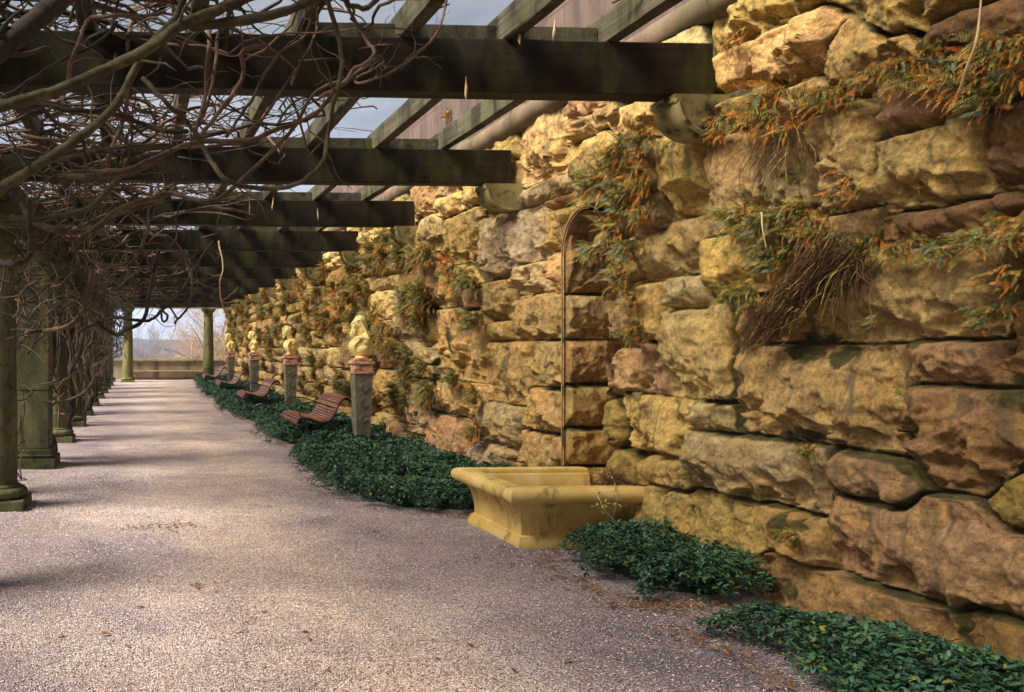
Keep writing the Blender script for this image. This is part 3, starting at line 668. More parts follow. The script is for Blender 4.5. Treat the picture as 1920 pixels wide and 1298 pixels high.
def make_bust(kind):
    r = random.Random(kind*7+1); e = empty('marble_bust', (0,0,0))
    # figure looks towards -X (the path)
    lean = {0:-.02, 1:-.05, 2:-.04, 3:-.07}[kind]; hz = .50
    g = MB(); hx = -.03+lean
    g.sphere((.02,0,.16), (.10,.155,.13)); g.sphere((.03,0,.26), (.085,.165,.085)); g.sphere((-.03,0,.20), (.075,.12,.10))
    g.sphere((.02,-.13,.25), (.055,.055,.06)); g.sphere((.02,.13,.25), (.055,.055,.06))
    g.tube([(.02,0,.28),(.0+lean*.4,0,.36),(hx*.6+.01,0,.44)], [.062,.05,.05], 12)
    g.sphere((hx+.012,0,hz), (.088,.070,.095)); g.sphere((hx-.03,0,hz-.035), (.055,.052,.07))          # cranium, face
    g.sphere((hx-.062,0,hz-.085), (.028,.030,.024))                                                        # chin
    g.sphere((hx-.092,0,hz-.022), (.018,.010,.026), (0,.35,0)); g.sphere((hx-.070,0,hz+.016), (.02,.048,.010))  # nose, brow
    for s in (-1,1):
        g.sphere((hx-.071,s*.026,hz-.004), (.010,.014,.009)); g.sphere((hx-.055,s*.035,hz-.035), (.02,.017,.017)); g.sphere((hx+.005,s*.072,hz-.02), (.018,.010,.028))
    g.sphere((hx-.083,0,hz-.055), (.010,.020,.005)); g.sphere((hx-.081,0,hz-.066), (.010,.016,.005))
    o = g.build('figure', M['bust'], e); remesh(o, .009, 2)
    # hair or veil
    g = MB()
    if kind == 0:
        g.sphere((hx+.03,0,hz+.02), (.095,.088,.105)); g.sphere((hx+.055,0,hz-.06), (.07,.095,.12)); g.sphere((.05,0,.32), (.07,.13,.10))
        for k in range(9):
            a = R(-80+k*20); y0 = .09*math.sin(a)
            g.tube([(hx-.045,y0*.7,hz+.075-abs(y0)*.5),(hx+.0,y0*1.05,hz+.06),(hx+.05,y0*1.15,hz-.06),(.06+r.uniform(-.02,.02),y0*1.5,.30),(-.02,y0*1.7,.21)], [.008,.012,.014,.014,.008], 6)
        for k in range(16):
            g.sphere((hx-.07+r.uniform(-.025,.02), r.uniform(-.035,.035), hz-.10-r.uniform(0,.09)), (.016,.014,.024))   # beard locks
    else:
        for k in range(70):
            a = r.uniform(0, 2*math.pi); b_ = r.uniform(-.35, 1.0); q = math.sqrt(max(0,1-b_*b_*.95))
            x = hx+.012+.092*q*math.cos(a); y = .078*q*math.sin(a); z = hz+.01+.098*b_
            if x < hx-.045 and z < hz+.035: continue
            g.sphere((x,y,z), (.022+r.uniform(-.004,.008),)*3, sub=1)
        if kind in (1,3):
            for k in range(14): g.sphere((hx-.065+r.uniform(-.02,.02), r.uniform(-.03,.03), hz-.085-r.uniform(0,.05)), (.015,.014,.02), sub=1)
        for k in range(8):
            y0 = r.uniform(-.07,.07); g.tube([(hx+.06,y0,hz),(hx+.08,y0,hz-.09),(.05,y0*1.2,hz-.17),(.04,y0*1.3,.27)], [.014,.014,.012,.006], 6)
    o = g.build('veil' if kind == 0 else 'hair', M['bust'], e); remesh(o, .008, 1)
    # drapery folds over the chest
    g = MB()
    for k in range(13):
        t = k/12; s = 1 if kind in (0,2) else -1; y0 = -.15+.30*t
        P = [(-.02+.05*math.sin(3*t), s*y0*.9, .31-.02*abs(y0)), (-.09,s*(y0*.8+.02),.24), (-.115,s*(y0*.7+.05),.17), (-.075,s*(y0*.6+.06),.085), (-.02,s*y0*.4,.045)]
        g.tube(catmull(P,4), .014+.006*r.random(), 7)
        if k % 3 == 0: g.tube(catmull([(.0,s*y0,.30),(.08,s*y0*.9,.24),(.11,s*y0*.7,.15),(.06,s*y0*.4,.06)],4), .016, 6)
    g.tube(catmull([(.04,-.17,.27),(-.06,-.12,.30),(-.09,0,.26),(-.07,.11,.20),(.02,.17,.17)],5), .028, 8)
    g.sphere((.0,0,.14), (.105,.15,.10))
    o = g.build('drapery', M['bust'], e); remesh(o, .009, 1)
    g = MB(); g.lathe([(.0,.0),(.085,.0),(.088,.012),(.078,.03),(.06,.036),(.042,.05),(.040,.062),(.052,.072),(.054,.082),(.04,.09),(.05,.11),(0,.12)], (0,0,0), 24)
    g.build('socle', M['bust'], e); return e
ped0 = make_pedestal()
for i, (x, y) in enumerate(PY):
    p = ped0 if i == 0 else copy_tree(ped0)
    p.location = (x, y, .04); tag(p, ped_labels[i], 'pedestal', 'pedestals along the wall')
    b = make_bust(i); b.location = (x, y, .04+1.376); b.rotation_euler.z = R([8,14,-10,5][i]); tag(b, bust_labels[i], 'bust', 'marble busts along the wall')
    sc = [.98,.96,.95,.98][i]; b.scale = (sc*1.15, sc*1.02, sc*1.06)

# ------------------------------------------------------------------ benches
def make_bench():
    e = empty('garden_bench', (0,0,0)); L = 1.35
    prof = catmull([(-.04,.33),(-.055,.40),(.0,.455),(.10,.455),(.20,.425),(.31,.395),(.42,.40),(.50,.47),(.56,.58),(.62,.70),(.69,.76),(.76,.755),(.80,.71)], 4)
    d = np.concatenate([[0], np.cumsum(np.linalg.norm(np.diff(prof,axis=0),axis=1))]); tot = d[-1]; ns = 26
    for name, a, b_ in (('seat',0,.52),('backrest',.52,1.0)):
        g = MB()
        for k in range(ns):
            t = (k+.5)/ns
            if not (a <= t < b_): continue
            s_ = t*tot; x = np.interp(s_, d, prof[:,0]); z = np.interp(s_, d, prof[:,1]); x2 = np.interp(s_+.01, d, prof[:,0]); z2 = np.interp(s_+.01, d, prof[:,1])
            ang = math.atan2(z2-z, x2-x); w = tot/ns*.36
            bm = bmesh.new(); bmesh.ops.create_cube(bm, size=1); bmesh.ops.scale(bm, vec=(2*w, L, .024), verts=bm.verts); bmesh.ops.bevel(bm, geom=bm.edges[:], offset=.006, segments=2, affect='EDGES')
            g.bm(bm, 0, Matrix.Translation((x,0,z))@Matrix.Rotation(-ang,4,'Y'))
        g.build(name, M['slat'], e, sharp=40)
    for s in (-1,1):
        y = s*(L/2-.05); g = MB()
        g.tube([(p[0]+.0, y, p[1]-.026) for p in prof], .016, 8); g.build('frame', M['iron'], e)
        g = MB(); g.tube(catmull([(.02,y,.42),(.10,y,.30),(.05,y,.15),(-.02,y,.0)],5), .015, 6); g.tube(catmull([(.48,y,.42),(.52,y,.30),(.62,y,.15),(.72,y,.0)],5), .015, 6); g.tube([(.03,y,.17),(.6,y,.17)], .011, 6)
        g.build('legs', M['iron'], e)
        g = MB(); cx, cz = .02, .60
        sp_ = [(cx+.075*(1-t)*math.cos(a), y, cz+.075*(1-t)*math.sin(a)) for t, a in zip(np.linspace(.75,0,16), np.linspace(-4.5*1.2, math.pi/2, 16))]
        g.tube(sp_+catmull([(cx,y,cz+.075),(cx+.2,y,cz+.09),(cx+.38,y,cz+.05),(cx+.53,y,cz-.0)],5)[1:].tolist(), .011, 6)
        g.tube(catmull([(cx-.05,y,cz-.05),(cx-.02,y,cz-.12),(.05,y,.44)],5), .011, 6)
        g.build('armrest', M['iron'], e)
    return e
bench0 = make_bench(); BYs = [(2.48,13.0),(2.45,19.3),(2.46,25.2),(2.46,31.0)]
bl = ['red brown slatted garden bench with curved back, nearest the basin, between the two nearest pedestals','red brown slatted garden bench second from the basin, low in the ground cover','slatted garden bench third from the basin, between the two farthest pedestals','farthest slatted garden bench, next to the parapet']
for i, (x, y) in enumerate(BYs):
    b = bench0 if i == 0 else copy_tree(bench0)
    b.location = (x, y, .03); tag(b, bl[i], 'bench', 'slatted garden benches in the planting')

# ------------------------------------------------------------------ ground cover beds
def whorls(P, Nrm_tilt, size, seed, nleaf=(5,8), fine=True, heights=None):
    """rosettes of oval leaves at points P"""
    r = np.random.RandomState(seed); n = len(P); K = 7
    az = r.uniform(0, 2*np.pi, (n,1))+np.arange(K)[None,:]*(2*np.pi/K)+r.uniform(-.3,.3,(n,K))
    el = r.uniform(-.35, .75, (n,K)); Ln = size*r.uniform(.65,1.2,(n,K))*(np.asarray(heights)[:,None] if heights is not None else 1); W = Ln*r.uniform(.36,.5,(n,K))
    keep = r.rand(n,K) < .9
    tilt = r.normal(0,.35,(n,2))
    d = np.stack([np.cos(az)*np.cos(el), np.sin(az)*np.cos(el), np.sin(el)], -1)
    d[...,2] += d[...,0]*tilt[:,None,0]+d[...,1]*tilt[:,None,1]; d /= np.linalg.norm(d,axis=-1,keepdims=True)
    side = np.stack([-np.sin(az), np.cos(az), r.uniform(-.5,.5,(n,K))], -1); side /= np.linalg.norm(side,axis=-1,keepdims=True)
    up = np.cross(d, side); up *= np.sign(up[...,2:3]+1e-6)
    o = P[:,None,:]+d*.012
    L_, W_ = Ln[...,None], W[...,None]
    v0 = o; vm = o+d*L_*.55+up*L_*(-.03); vt = o+d*L_-up*L_*.22
    a1 = o+d*L_*.38+side*W_*.5+up*L_*.07; b1 = o+d*L_*.38-side*W_*.5+up*L_*.07
    a2 = o+d*L_*.78+side*W_*.36+up*L_*.0; b2 = o+d*L_*.78-side*W_*.36+up*L_*.0
    V = np.stack([v0,a1,a2,vt,b2,b1,vm], 2)[keep].reshape(-1,3)
    m = int(keep.sum()); i = np.arange(m)[:,None]*7
    Q = np.concatenate([i+np.array([[0,1,2,6]]), i+np.array([[6,2,3,4]]), i+np.array([[0,6,4,5]])])
    return V, Q, m
def poly_in(px, py, poly):
    x, y = px, py; ins = np.zeros(len(x), bool); j = len(poly)-1
    for i in range(len(poly)):
        xi, yi = poly[i]; xj, yj = poly[j]
        c = ((yi > y) != (yj > y)) & (x < (xj-xi)*(y-yi)/(yj-yi+1e-12)+xi); ins ^= c; j = i
    return ins
def dist_poly(x, y, poly, upto=None):
    d = np.full(len(x), 9.)
    for (x0,y0),(x1,y1) in zip(poly[:-1], poly[1:]):
        L = (x1-x0)**2+(y1-y0)**2; t = np.clip(((x-x0)*(x1-x0)+(y-y0)*(y1-y0))/L, 0, 1)
        d = np.minimum(d, np.hypot(x-x0-t*(x1-x0), y-y0-t*(y1-y0)))
    return d
def bed(name, edge, close, hgt, dens, size, seed, label, cat='ground cover', edgew=.28):
    """edge: open polyline on the path side; close: rest of the outline along the wall"""
    poly = edge+close; r = np.random.RandomState(seed); xs = [p[0] for p in poly]; ys = [p[1] for p in poly]
    P = []; 
    area = (max(xs)-min(xs))*(max(ys)-min(ys)); n = int(area*dens*8)
    x = r.uniform(min(xs),max(xs),n); y = r.uniform(min(ys),max(ys),n)
    keep = poly_in(x,y,poly)&(r.rand(n) < np.clip((7.5/np.maximum(y,5.))**1.15,0,1)/8*1.0+0); x, y = x[keep], y[keep]
    d = dist_poly(x,y,edge); kp = (d > .12)|(fbm(x,y,seed+3,[(5,1.),(11,.6)])+d*6 > .25); x, y, d = x[kp], y[kp], d[kp]; H = hgt*np.sqrt(np.clip(1-(1-np.clip(d/edgew,0,1))**2,0,1))
    H = H*(1+.45*fbm(x,y,seed,[(1.3,1.0),(4,.5)]))
    z = H*np.where(r.rand(len(x)) < .72, r.uniform(.85,1.06,len(x)), r.uniform(.2,.85,len(x)))+.02
    # a skirt of leaves facing out at the rim
    sc = np.clip((np.maximum(y,5.)/7.5)**.55, 1, 2.2)
    V, Q, m = whorls(np.stack([x,y,z],-1), None, size, seed, heights=sc)
    g = MB(); g.add(V, Q)
    # materials: a few yellowed leaves
    q_ = np.random.RandomState(seed+1).rand(m); mi = np.where(q_ < .012, 1, np.where(q_ < .35, 3, np.where(q_ < .5, 4, 0))); g.m[0] = np.concatenate([mi,mi,mi])
    # dark stems under the leaves: a low mound so the soil does not show
    gx = np.linspace(min(xs)-.02,max(xs),int((max(xs)-min(xs))/.09)+2); gy = np.linspace(min(ys),max(ys),int((max(ys)-min(ys))/.12)+2)
    GX, GY = np.meshgrid(gx,gy); ins = poly_in(GX.ravel(),GY.ravel(),poly).reshape(GX.shape); dd = dist_poly(GX.ravel(),GY.ravel(),edge).reshape(GX.shape)
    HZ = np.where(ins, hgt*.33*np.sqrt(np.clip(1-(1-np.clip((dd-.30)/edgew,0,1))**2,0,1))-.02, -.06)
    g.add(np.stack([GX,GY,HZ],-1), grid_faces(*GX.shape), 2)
    o = g.build(name, [M['ivy'], M['ivy_old'], M['soil_dark'], M['ivy_light'], M['ivy_dull']]); tag(o, label, cat, kind='stuff'); return o
M['soil_dark'] = noisy('dark_stems_and_soil', [(.3,(.008,.014,.008)),(.7,(.03,.045,.02))], 30, .9)  # near-black green colour of the stem and soil mound
edge1 = [(2.45,36.2),(2.32,35),(2.3,33),(2.15,30),(2.2,28.6),(2.05,27),(2.0,24.5),(2.18,23.2),(2.0,21.8),(1.96,19.5),(2.0,17.6),(2.32,16.4),(2.34,15.7),(2.10,14.9),(2.03,13.8),(2.12,12.9),(2.40,12.3),(2.42,11.9),(2.12,11.3),(2.02,10.3),(1.97,9.2),(1.99,8.5),(2.12,8.0),(2.35,7.65),(2.7,7.50),(2.95,7.45),(3.2,7.40)]
bed('ground_cover', edge1, [(3.95,7.3),(3.98,20),(3.98,36.2)], .22, 640, .050, 31, 'long bed of dark green ground cover with scalloped edge between path and wall beyond the basin')
edge2 = [(3.95,6.14),(3.5,6.08),(3.22,5.98),(3.04,5.72),(3.0,5.45),(3.05,5.15),(3.10,4.85),(3.30,4.72),(3.55,4.68),(3.72,4.66),(3.86,4.70)]
bed('ground_cover', edge2, [(3.92,4.8),(3.95,5.5)], .21, 1250, .042, 33, 'rounded clump of dark green ground cover just right of the basin')
edge3 = [(3.86,4.42),(3.6,4.36),(3.3,4.36),(3.10,4.30),(3.12,4.16),(3.22,4.05),(3.18,3.85),(3.08,3.6),(3.02,3.3),(3.0,2.8),(2.98,2.0),(3.0,0.5)]
bed('ground_cover', edge3, [(3.95,.5),(3.93,4.2)], .13, 1250, .042, 35, 'low dark green ground cover trailing along the foot of the wall at the bottom right')

# ------------------------------------------------------------------ litter and gravel chips
def scatter_leaves(name, pts, size, seed, label, mat_, flat=.25):
    r = np.random.RandomState(seed); n = len(pts); az = r.uniform(0,2*np.pi,n); L = size*r.uniform(.4,1.4,n); W = L*r.uniform(.08,.5,n)
    d = np.stack([np.cos(az),np.sin(az),r.uniform(-flat,flat,n)],-1); s = np.stack([-np.sin(az),np.cos(az),r.uniform(-flat,flat,n)],-1)
    up = np.array([0,0,1.]); L = L[:,None]; W = W[:,None]
    a = pts-d*L*.5; b_ = pts+d*L*.5+up*L*.1; c = pts+s*W*.5+up*W*.25; e = pts-s*W*.5+up*W*.25
    V = np.stack([a,c,b_,e],1).reshape(-1,3); Q = np.arange(n)[:,None]*4+np.arange(4)[None,:]
    g = MB(); g.add(V,Q); o = g.build(name, mat_, smooth=False); tag(o,label,'litter',kind='stuff'); return o
r = np.random.RandomState(3); pts = []
for edge, dn, w_ in ((edge1,110,.07),(edge2,330,.13),(edge3,330,.14)):
    for (x0_,y0_),(x1_,y1_) in zip(edge[:-1],edge[1:]):
        L = math.hypot(x1_-x0_,y1_-y0_); n = int(L*dn)
        t = r.rand(n); pts.append(np.stack([x0_+(x1_-x0_)*t-np.abs(r.normal(0,w_,n)), y0_+(y1_-y0_)*t+r.normal(0,w_*.8,n), np.full(n,.012)],-1))
scatter_leaves('leaf_litter', np.concatenate(pts), .034, 5, 'orange brown dead leaves and stalks along the edges of the ground cover', M['litter'])
n = 420; pts = np.stack([r.uniform(-1.2,3.1,n), 3+12*r.rand(n)**1.6, np.full(n,.01)],-1)
for cx,cy_,sx,k in ((.0,7.0,.16,50),(.30,7.1,.15,60),(1.1,7.9,.2,30),(-.55,7.6,.15,20),(.4,5.3,.1,14),(3.15,4.75,.2,120),(2.98,7.35,.12,70)):
    pts = np.concatenate([pts, np.stack([r.normal(cx,sx,k), r.normal(cy_,sx*.35,k), np.full(k,.015)],-1)])
scatter_leaves('leaf_litter', pts, .05, 6, 'brown leaf scraps and bits of stalk scattered over the open gravel', M['litter'])
# gravel chips
n = 60000; y = 2.6+7.5*r.rand(n)**1.35; x = r.uniform(-1.7,3.6,n); s_ = r.uniform(.0025,.0065,n)*(1+.05*y)
base = np.array([[1,0,0],[0,1,0],[-1,0,0],[0,-1,0],[0,0,.6]]); az = r.uniform(0,6.28,n); ca, sa = np.cos(az), np.sin(az)
st = r.uniform(.5,1.3,(n,1,3))*s_[:,None,None]; Vb = base[None]*st
V = np.stack([Vb[...,0]*ca[:,None]-Vb[...,1]*sa[:,None]+x[:,None], Vb[...,0]*sa[:,None]+Vb[...,1]*ca[:,None]+y[:,None], Vb[...,2]+.004+fbm(x,y,5,[(.5,.014),(1.3,.008),(3,.004)])[:,None]],-1).reshape(-1,3)
i = np.arange(n)[:,None]*5; Ft = np.concatenate([i+np.array([[0,1,4]]),i+np.array([[1,2,4]]),i+np.array([[2,3,4]]),i+np.array([[3,0,4]])])
g = MB(); g.add(V,Ft); tag(g.build('gravel_chips', M['pebble'], smooth=False), 'loose pale gravel chips strewn over the near part of the path', 'gravel', kind='stuff')

# ------------------------------------------------------------------ ferns
def frond(g, base, d0, L, droop, wid, mi, r, nseg=8, pin=True, thin=1.0, rach_mi=None):
    d = np.array(d0, float); d /= np.linalg.norm(d); p = np.array(base, float); P = [p.copy()]
    for k in range(nseg):
        d = d+np.array([r.uniform(-.05,.05), r.uniform(-.05,.05), -droop/nseg*(1+k/nseg)]); d /= np.linalg.norm(d)
        p = p+d*L/nseg; P.append(p.copy())
    P = np.array(P); g.tube(P, np.linspace(.0022,.0008,nseg+1)*thin, 3, mi if rach_mi is None else rach_mi, cap=False)
    if not pin: return
    per = 2; tt = np.linspace(.12, .99, nseg*per); idx = tt*nseg; i0 = np.clip(idx.astype(int),0,nseg-1); f = (idx-i0)[:,None]
    Q = P[i0]*(1-f)+P[i0+1]*f; T_ = P[i0+1]-P[i0]; T_ /= np.linalg.norm(T_,axis=1,keepdims=True)
    out = np.array([-1.,0,.25]); S_ = np.cross(T_, out); nn = np.linalg.norm(S_,axis=1,keepdims=True); S_ = S_/np.maximum(nn,1e-3)
    w = wid*np.sin(np.pi*(.12+.88*tt)**.75)[:,None]*.9+.002
    V = []; m = len(tt)
    for s in (-1,1):
        tip = Q+S_*s*w+T_*w*.35+np.array([0,0,-1.])*w*r.uniform(.0,.35)+np.array([r.uniform(-.3,.3) for _ in range(m*3)]).reshape(m,3)*w*.25
        hw = T_*(L/(nseg*per))*.24
        V.append(np.stack([Q-hw, Q+hw, (Q*.35+tip*.65)+hw*.9, tip, (Q*.35+tip*.65)-hw*.9],1).reshape(-1,3))
    V = np.concatenate(V); k = np.arange(2*m)[:,None]*5; g.add(V, k+np.array([[0,1,2,3,4]]), mi)
def make_fern_mesh(kind, seed, size=1.0):
    """returns two MBs: living and dead fronds, in a local frame where the wall is at x=0 and -x is outwards; unit ~ .25 m radius"""
    r = random.Random(seed); live, dead = MB(), MB()
    nl, nd, ns = {'mixed':(42,52,12),'green':(66,22,8),'rusty':(18,84,14),'wispy':(4,26,30),'sprig':(14,5,1)}[kind]
    def dr(spread=1.0): 
        a = r.uniform(-1.35,1.35); return np.array([-r.uniform(.35,1.0), math.sin(a)*spread, r.uniform(-.2,1.0)])
    for k in range(nl):
        b_ = np.array([0, r.uniform(-.15,.15), r.uniform(-.10,.10)]); frond(live, b_, dr(), r.uniform(.12,.28)*size, r.uniform(.2,1.5), r.uniform(.026,.042)*size, 0 if r.random()<.86 else 1, r)
    for k in range(nd):
        b_ = np.array([0, r.uniform(-.17,.17), r.uniform(-.13,.10)]); frond(dead, b_, dr(1.1), r.uniform(.08,.22)*size, r.uniform(.3,2.2), r.uniform(.016,.03)*size, 0 if r.random()<.6 else 1, r)
    for k in range(ns*3):
        b_ = np.array([0, r.uniform(-.07,.07), r.uniform(-.05,.04)]); d = np.array([-r.uniform(.15,.8), r.uniform(-1,1), r.uniform(-.9,.9)]) if kind != 'wispy' else np.array([-r.uniform(.1,.6), r.uniform(-1,1), r.uniform(-.2,1.1)])
        frond(dead, b_, d, r.uniform(.12,.30)*size, r.uniform(.2,1.6), 0, 2, r, 6, pin=False, thin=.9)
    return live, dead
fern_protos = {}
LM = [M['fern'], M['fern_blue']]; DM = [M['fern_dead'], M['fern_yellow'], M['root']]
def fern_proto(kind, var):
    key = (kind, var)
    if key not in fern_protos:
        l, d = make_fern_mesh(kind, hash(kind) % 97 if False else sum(map(ord,kind))+var*31)
        e = bpy.data.objects.new('fern', None); C.objects.link(e); e.empty_display_size = .05
        l.build('green_fronds', LM, e, smooth=False); d.build('withered_fronds', DM, e, smooth=False)
        fern_protos[key] = [e, 0]
    return fern_protos[key]
def put_fern(Yp, Zp, rad, kind, var, label, group=None, X=3.88, tilt=0):
    pr = fern_proto(kind, var)
    e = pr[0] if pr[1] == 0 else copy_tree(pr[0]); pr[1] += 1
    e.location = (X, Yp, Zp); s = rad/.26; e.scale = (s, s, s*random.uniform(.9,1.1)); e.rotation_euler = (random.uniform(-.35,.35)+tilt, random.uniform(-.15,.15), random.uniform(-.25,.25))
    tag(e, label, 'fern', group or 'ferns growing from the wall joints'); return e
near_ferns = [ # (see photo)
 (1480,560,40,'wispy','dry stalks caught halfway down the hanging dead fronds'),
 (1440,480,46,'green','pale blue green fern spray beside the straw coloured stalk'), # u, v, radius px, kind, label
 (1165,290,62,'mixed','shaggy orange and green fern left of the nearest corbel'),
 (1205,330,58,'rusty','rusty fern mass hanging right above and right of the arched niche'),
 (1170,375,48,'green','green fern fringe hanging over the crown of the niche arch'),
 (1150,430,50,'rusty','orange tipped fern drooping inside the arch of the niche'),
 (1180,470,42,'green','green fern below the arch crown, beside the pale block right of the niche'),
 (1165,520,40,'mixed','small fern tuft at the right edge of the niche opening'),
 (1200,625,44,'mixed','fern clump with grassy stalks on the narrow blocks right of the niche'),
 (1440,200,82,'rusty','large rust orange fern high on the wall right of the nearest crossbeam'),
 (1500,215,60,'wispy','wispy fern stalks trailing right of the large rust orange fern'),
 (1560,180,55,'mixed','dark straggly fern under the long top block'),
 (1385,75,42,'wispy','dry reddish tuft on the cornice beside the nearest crossbeam'),
 (1395,410,62,'mixed','orange and green fern on the ledge left of the hanging dead fronds'),
 (1455,415,66,'green','pale green fern with long arching fronds above the dead mass'),
 (1530,425,50,'rusty','rusty fern at the right end of the ledge with the long pale green fern'),
 (1470,485,50,'green','blue green fern drooping in front of the hanging dead fronds'),
 (1395,555,48,'green','olive fern tuft under the large pale block, left of the mossy patch'),
 (1590,350,55,'wispy','thin dark stalks fanned over the block right of the mossy green block'),
 (1620,460,50,'green','small green fern in the joint right of the hanging dead fronds'),
 (1700,465,48,'mixed','fern row tuft above the long scalloped block'),
 (1770,470,46,'green','green fern in the horizontal joint above the scalloped block, towards the right edge'),
 (1850,450,56,'mixed','orange tinged fern near the right edge below the cracked dark block'),
 (1900,430,50,'rusty','rusty fern cut by the right edge below the dark block'),
 (1880,520,60,'wispy','thin brown fern stalks at the right end of the scalloped block'),
 (1865,590,45,'green','sparse blue green fern hanging at the right end of the scalloped block'),
 (1720,120,70,'mixed','dark fern spreading across the upper blocks towards the top right corner'),
 (1800,140,80,'rusty','broad orange brown fern beneath the pale bare twig'),
 (1870,175,72,'green','blue green fern with long fronds right of the pale bare twig'),
 (1890,90,70,'mixed','dense fern in the top right corner'),
 (1640,140,55,'wispy','dry stalks on the long block near the top of the wall'),
 (1640,600,28,'sprig','tiny fern sprig below the scalloped block'),
 (1700,732,26,'sprig','little green sprig on the joint right of the big pale block'),
 (1330,738,30,'sprig','small light fern at the lower right corner of the tall pale block'),
 (1520,850,34,'mixed','small fern in the mossy joint under the big pale block'),
 (1300,890,26,'sprig','tiny fern in the joint above the bottom block beside the basin'),
 (1490,1010,34,'mixed','dark little fern in the mossy gap between the two bottom courses'),
 (1200,745,28,'sprig','small fern strand on the joint right of the spout'),
 (1030,325,38,'wispy','dry reddish grass tuft left of the niche arch, below the cornice'),
 (1050,350,24,'sprig','little green fern between the two blocks left of the arch'),
 (848,510,48,'rusty','orange fern beneath the block with the dark vertical stain, left of the niche'),
 (885,530,42,'green','blue green fern hanging at the left edge of the broad pale blocks'),
 (800,478,44,'mixed','fern under the third corbel'),
 (760,470,38,'mixed','yellowing fern below the beam end over the middle of the wall'),
 (797,545,42,'green','fern trailing down the dark gap between two columns of blocks'),
 (860,592,34,'wispy','reddish dry tuft halfway up the wall left of the niche'),
 (895,605,38,'green','blue green fern halfway up the wall left of the niche'),
 (790,600,36,'green','fern clump over the mossy streak'),
 (740,655,42,'mixed','fern right of the nearest bust'),
 (700,600,36,'mixed','golden fern just behind the head of the nearest bust'),
 (715,650,32,'wispy','dry fern stalks behind the shoulder of the nearest bust'),
 (805,735,38,'green','dark fern halfway down the wall between pedestal and basin'),
 (855,712,36,'green','fern row along the joint above the violet stained blocks'),
 (893,742,36,'mixed','brown and green fern above the low wide block left of the basin'),
 (890,808,34,'rusty','small brown fern low on the wall left of the basin'),
 (795,690,30,'green','fern at the lower end of the mossy streak'),
 (930,395,30,'wispy','dry orange tuft on the narrow course beneath the second corbel'),
 (725,445,34,'mixed','fern tuft by the fourth corbel'),
 (1122,345,60,'mixed','ochre and green fern over the crown of the niche arch'),
 (1210,400,40,'mixed','bushy fern between the niche arch and the pale block right of it'),
 (1115,470,36,'green','small green fern hanging inside the niche arch'),
 (1205,265,46,'mixed','brown green fern between the niche arch and the nearest corbel'),
 (1185,560,34,'rusty','rusty fern tuft at the right edge of the niche, lowest of its column'),
 (1500,400,52,'mixed','bushy fern at the top of the hanging dead fronds'),
 (1345,235,44,'rusty','rusty fern just below the end of the nearest crossbeam'),
 (840,215,22,'wispy','lone dry tuft on the terrace wall above the beams'),
]
for i, (u, v, rp, kind, lab) in enumerate(near_ferns):
    Xp = 3.85
    Yp, Zp = on_wall(u, v, Xp); dep = Yp*cs+Xp*sn
    if Zp > 3.9 and u < 1000: Xp = 4.16; Yp, Zp = on_wall(u, v, Xp); dep = Yp*cs+Xp*sn
    put_fern(Yp, Zp, rp*dep/F*1.02, kind, i % 3, lab, X=Xp)
fr = random.Random(5)
for i in range(165):
    y = 10.8+25*fr.random()**1.15; z = fr.uniform(.7,3.5)
    if fr.random() < .35: z = fr.uniform(1.8,3.2)
    put_fern(y, z, fr.uniform(.18,.38), fr.choice(['mixed','green','rusty','mixed','green']), fr.randrange(3), 'small shaggy fern tuft in a joint of the far stretch of the stone wall', group='fern tufts on the far stretch of wall', X=3.90)
# hanging dead fronds and roots
def strands(name, top, spread, length, n, seed, label, cat='dead fronds', lean=(0,-.25)):
    r = random.Random(seed); g = MB()
    for k in range(n):
        p = np.array(top)+np.array([r.uniform(-.05,.04), r.uniform(-spread,spread), r.uniform(-.12,.08)]); lk = lean[1]*r.uniform(-.1,1.3); d = np.array([-r.uniform(.05,.5), r.uniform(-.9,.9)+lk, r.uniform(-1,.25)])
        L = length*r.uniform(.35,1.05); P = [p]
        for s in range(7):
            d = d*.8+np.array([.02+r.uniform(-.12,.10), lk*.12+r.uniform(-.28,.28), -.22]); d /= np.linalg.norm(d); P.append(P[-1]+d*L/7)
        P = np.array(P); P[:,0] = np.minimum(P[:,0], 3.92); g.tube(P, np.linspace(.0035,.0010,8)*r.uniform(.5,1.2), 3, r.choice([0,0,0,0,0,1]), cap=False)
    o = g.build(name, [M['root'], M['fern_yellow']]); tag(o, label, cat, 'dead frond masses on the wall'); return o
def hanging(name, guide, n, seed, label):
    r = random.Random(seed); G = catmull([(3.80,)+on_wall(u,v,3.80) for u,v in guide], 8); m = len(G); g = MB()
    for k in range(n):
        t0 = r.random()**1.4*.72; t1 = min(1, t0+r.uniform(.2,.5)); w = .17*(1-.62*t0); off = r.gauss(0,w*.5); offx = r.uniform(-.10,.06); q = 9; P = []
        ph = r.uniform(0,6.28); dv = r.gauss(0,.07); am = r.uniform(.004,.022)
        for s_ in range(q):
            t = t0+(t1-t0)*s_/(q-1); c = G[min(m-1,int(t*(m-1)))]; sq = 1-.45*s_/(q-1)
            P.append([min(3.90,c[0]+offx*sq+.012*math.sin(ph+s_)), c[1]+off*sq+dv*s_/(q-1)+am*math.sin(ph+s_*1.3), c[2]+off*.35*sq+am*math.cos(ph*2+s_*1.7)])
        g.tube(catmull(P,2), np.linspace(.0028,.0010,(q-1)*2+1)*r.uniform(.6,1.4), 3, r.choice([0,0,0,0,0,0,0,0,0,1]), cap=False)
    o = g.build(name, [M['root'], M['fern_yellow'], M['fern_dead']]); tag(o, label, 'dead fronds', 'dead frond masses on the wall'); return o
hanging('dead_fronds', [(1590,440),(1545,500),(1490,560),(1445,610),(1405,665)], 520, 3, 'long brown mass of dead fronds hanging diagonally in front of the scalloped block')
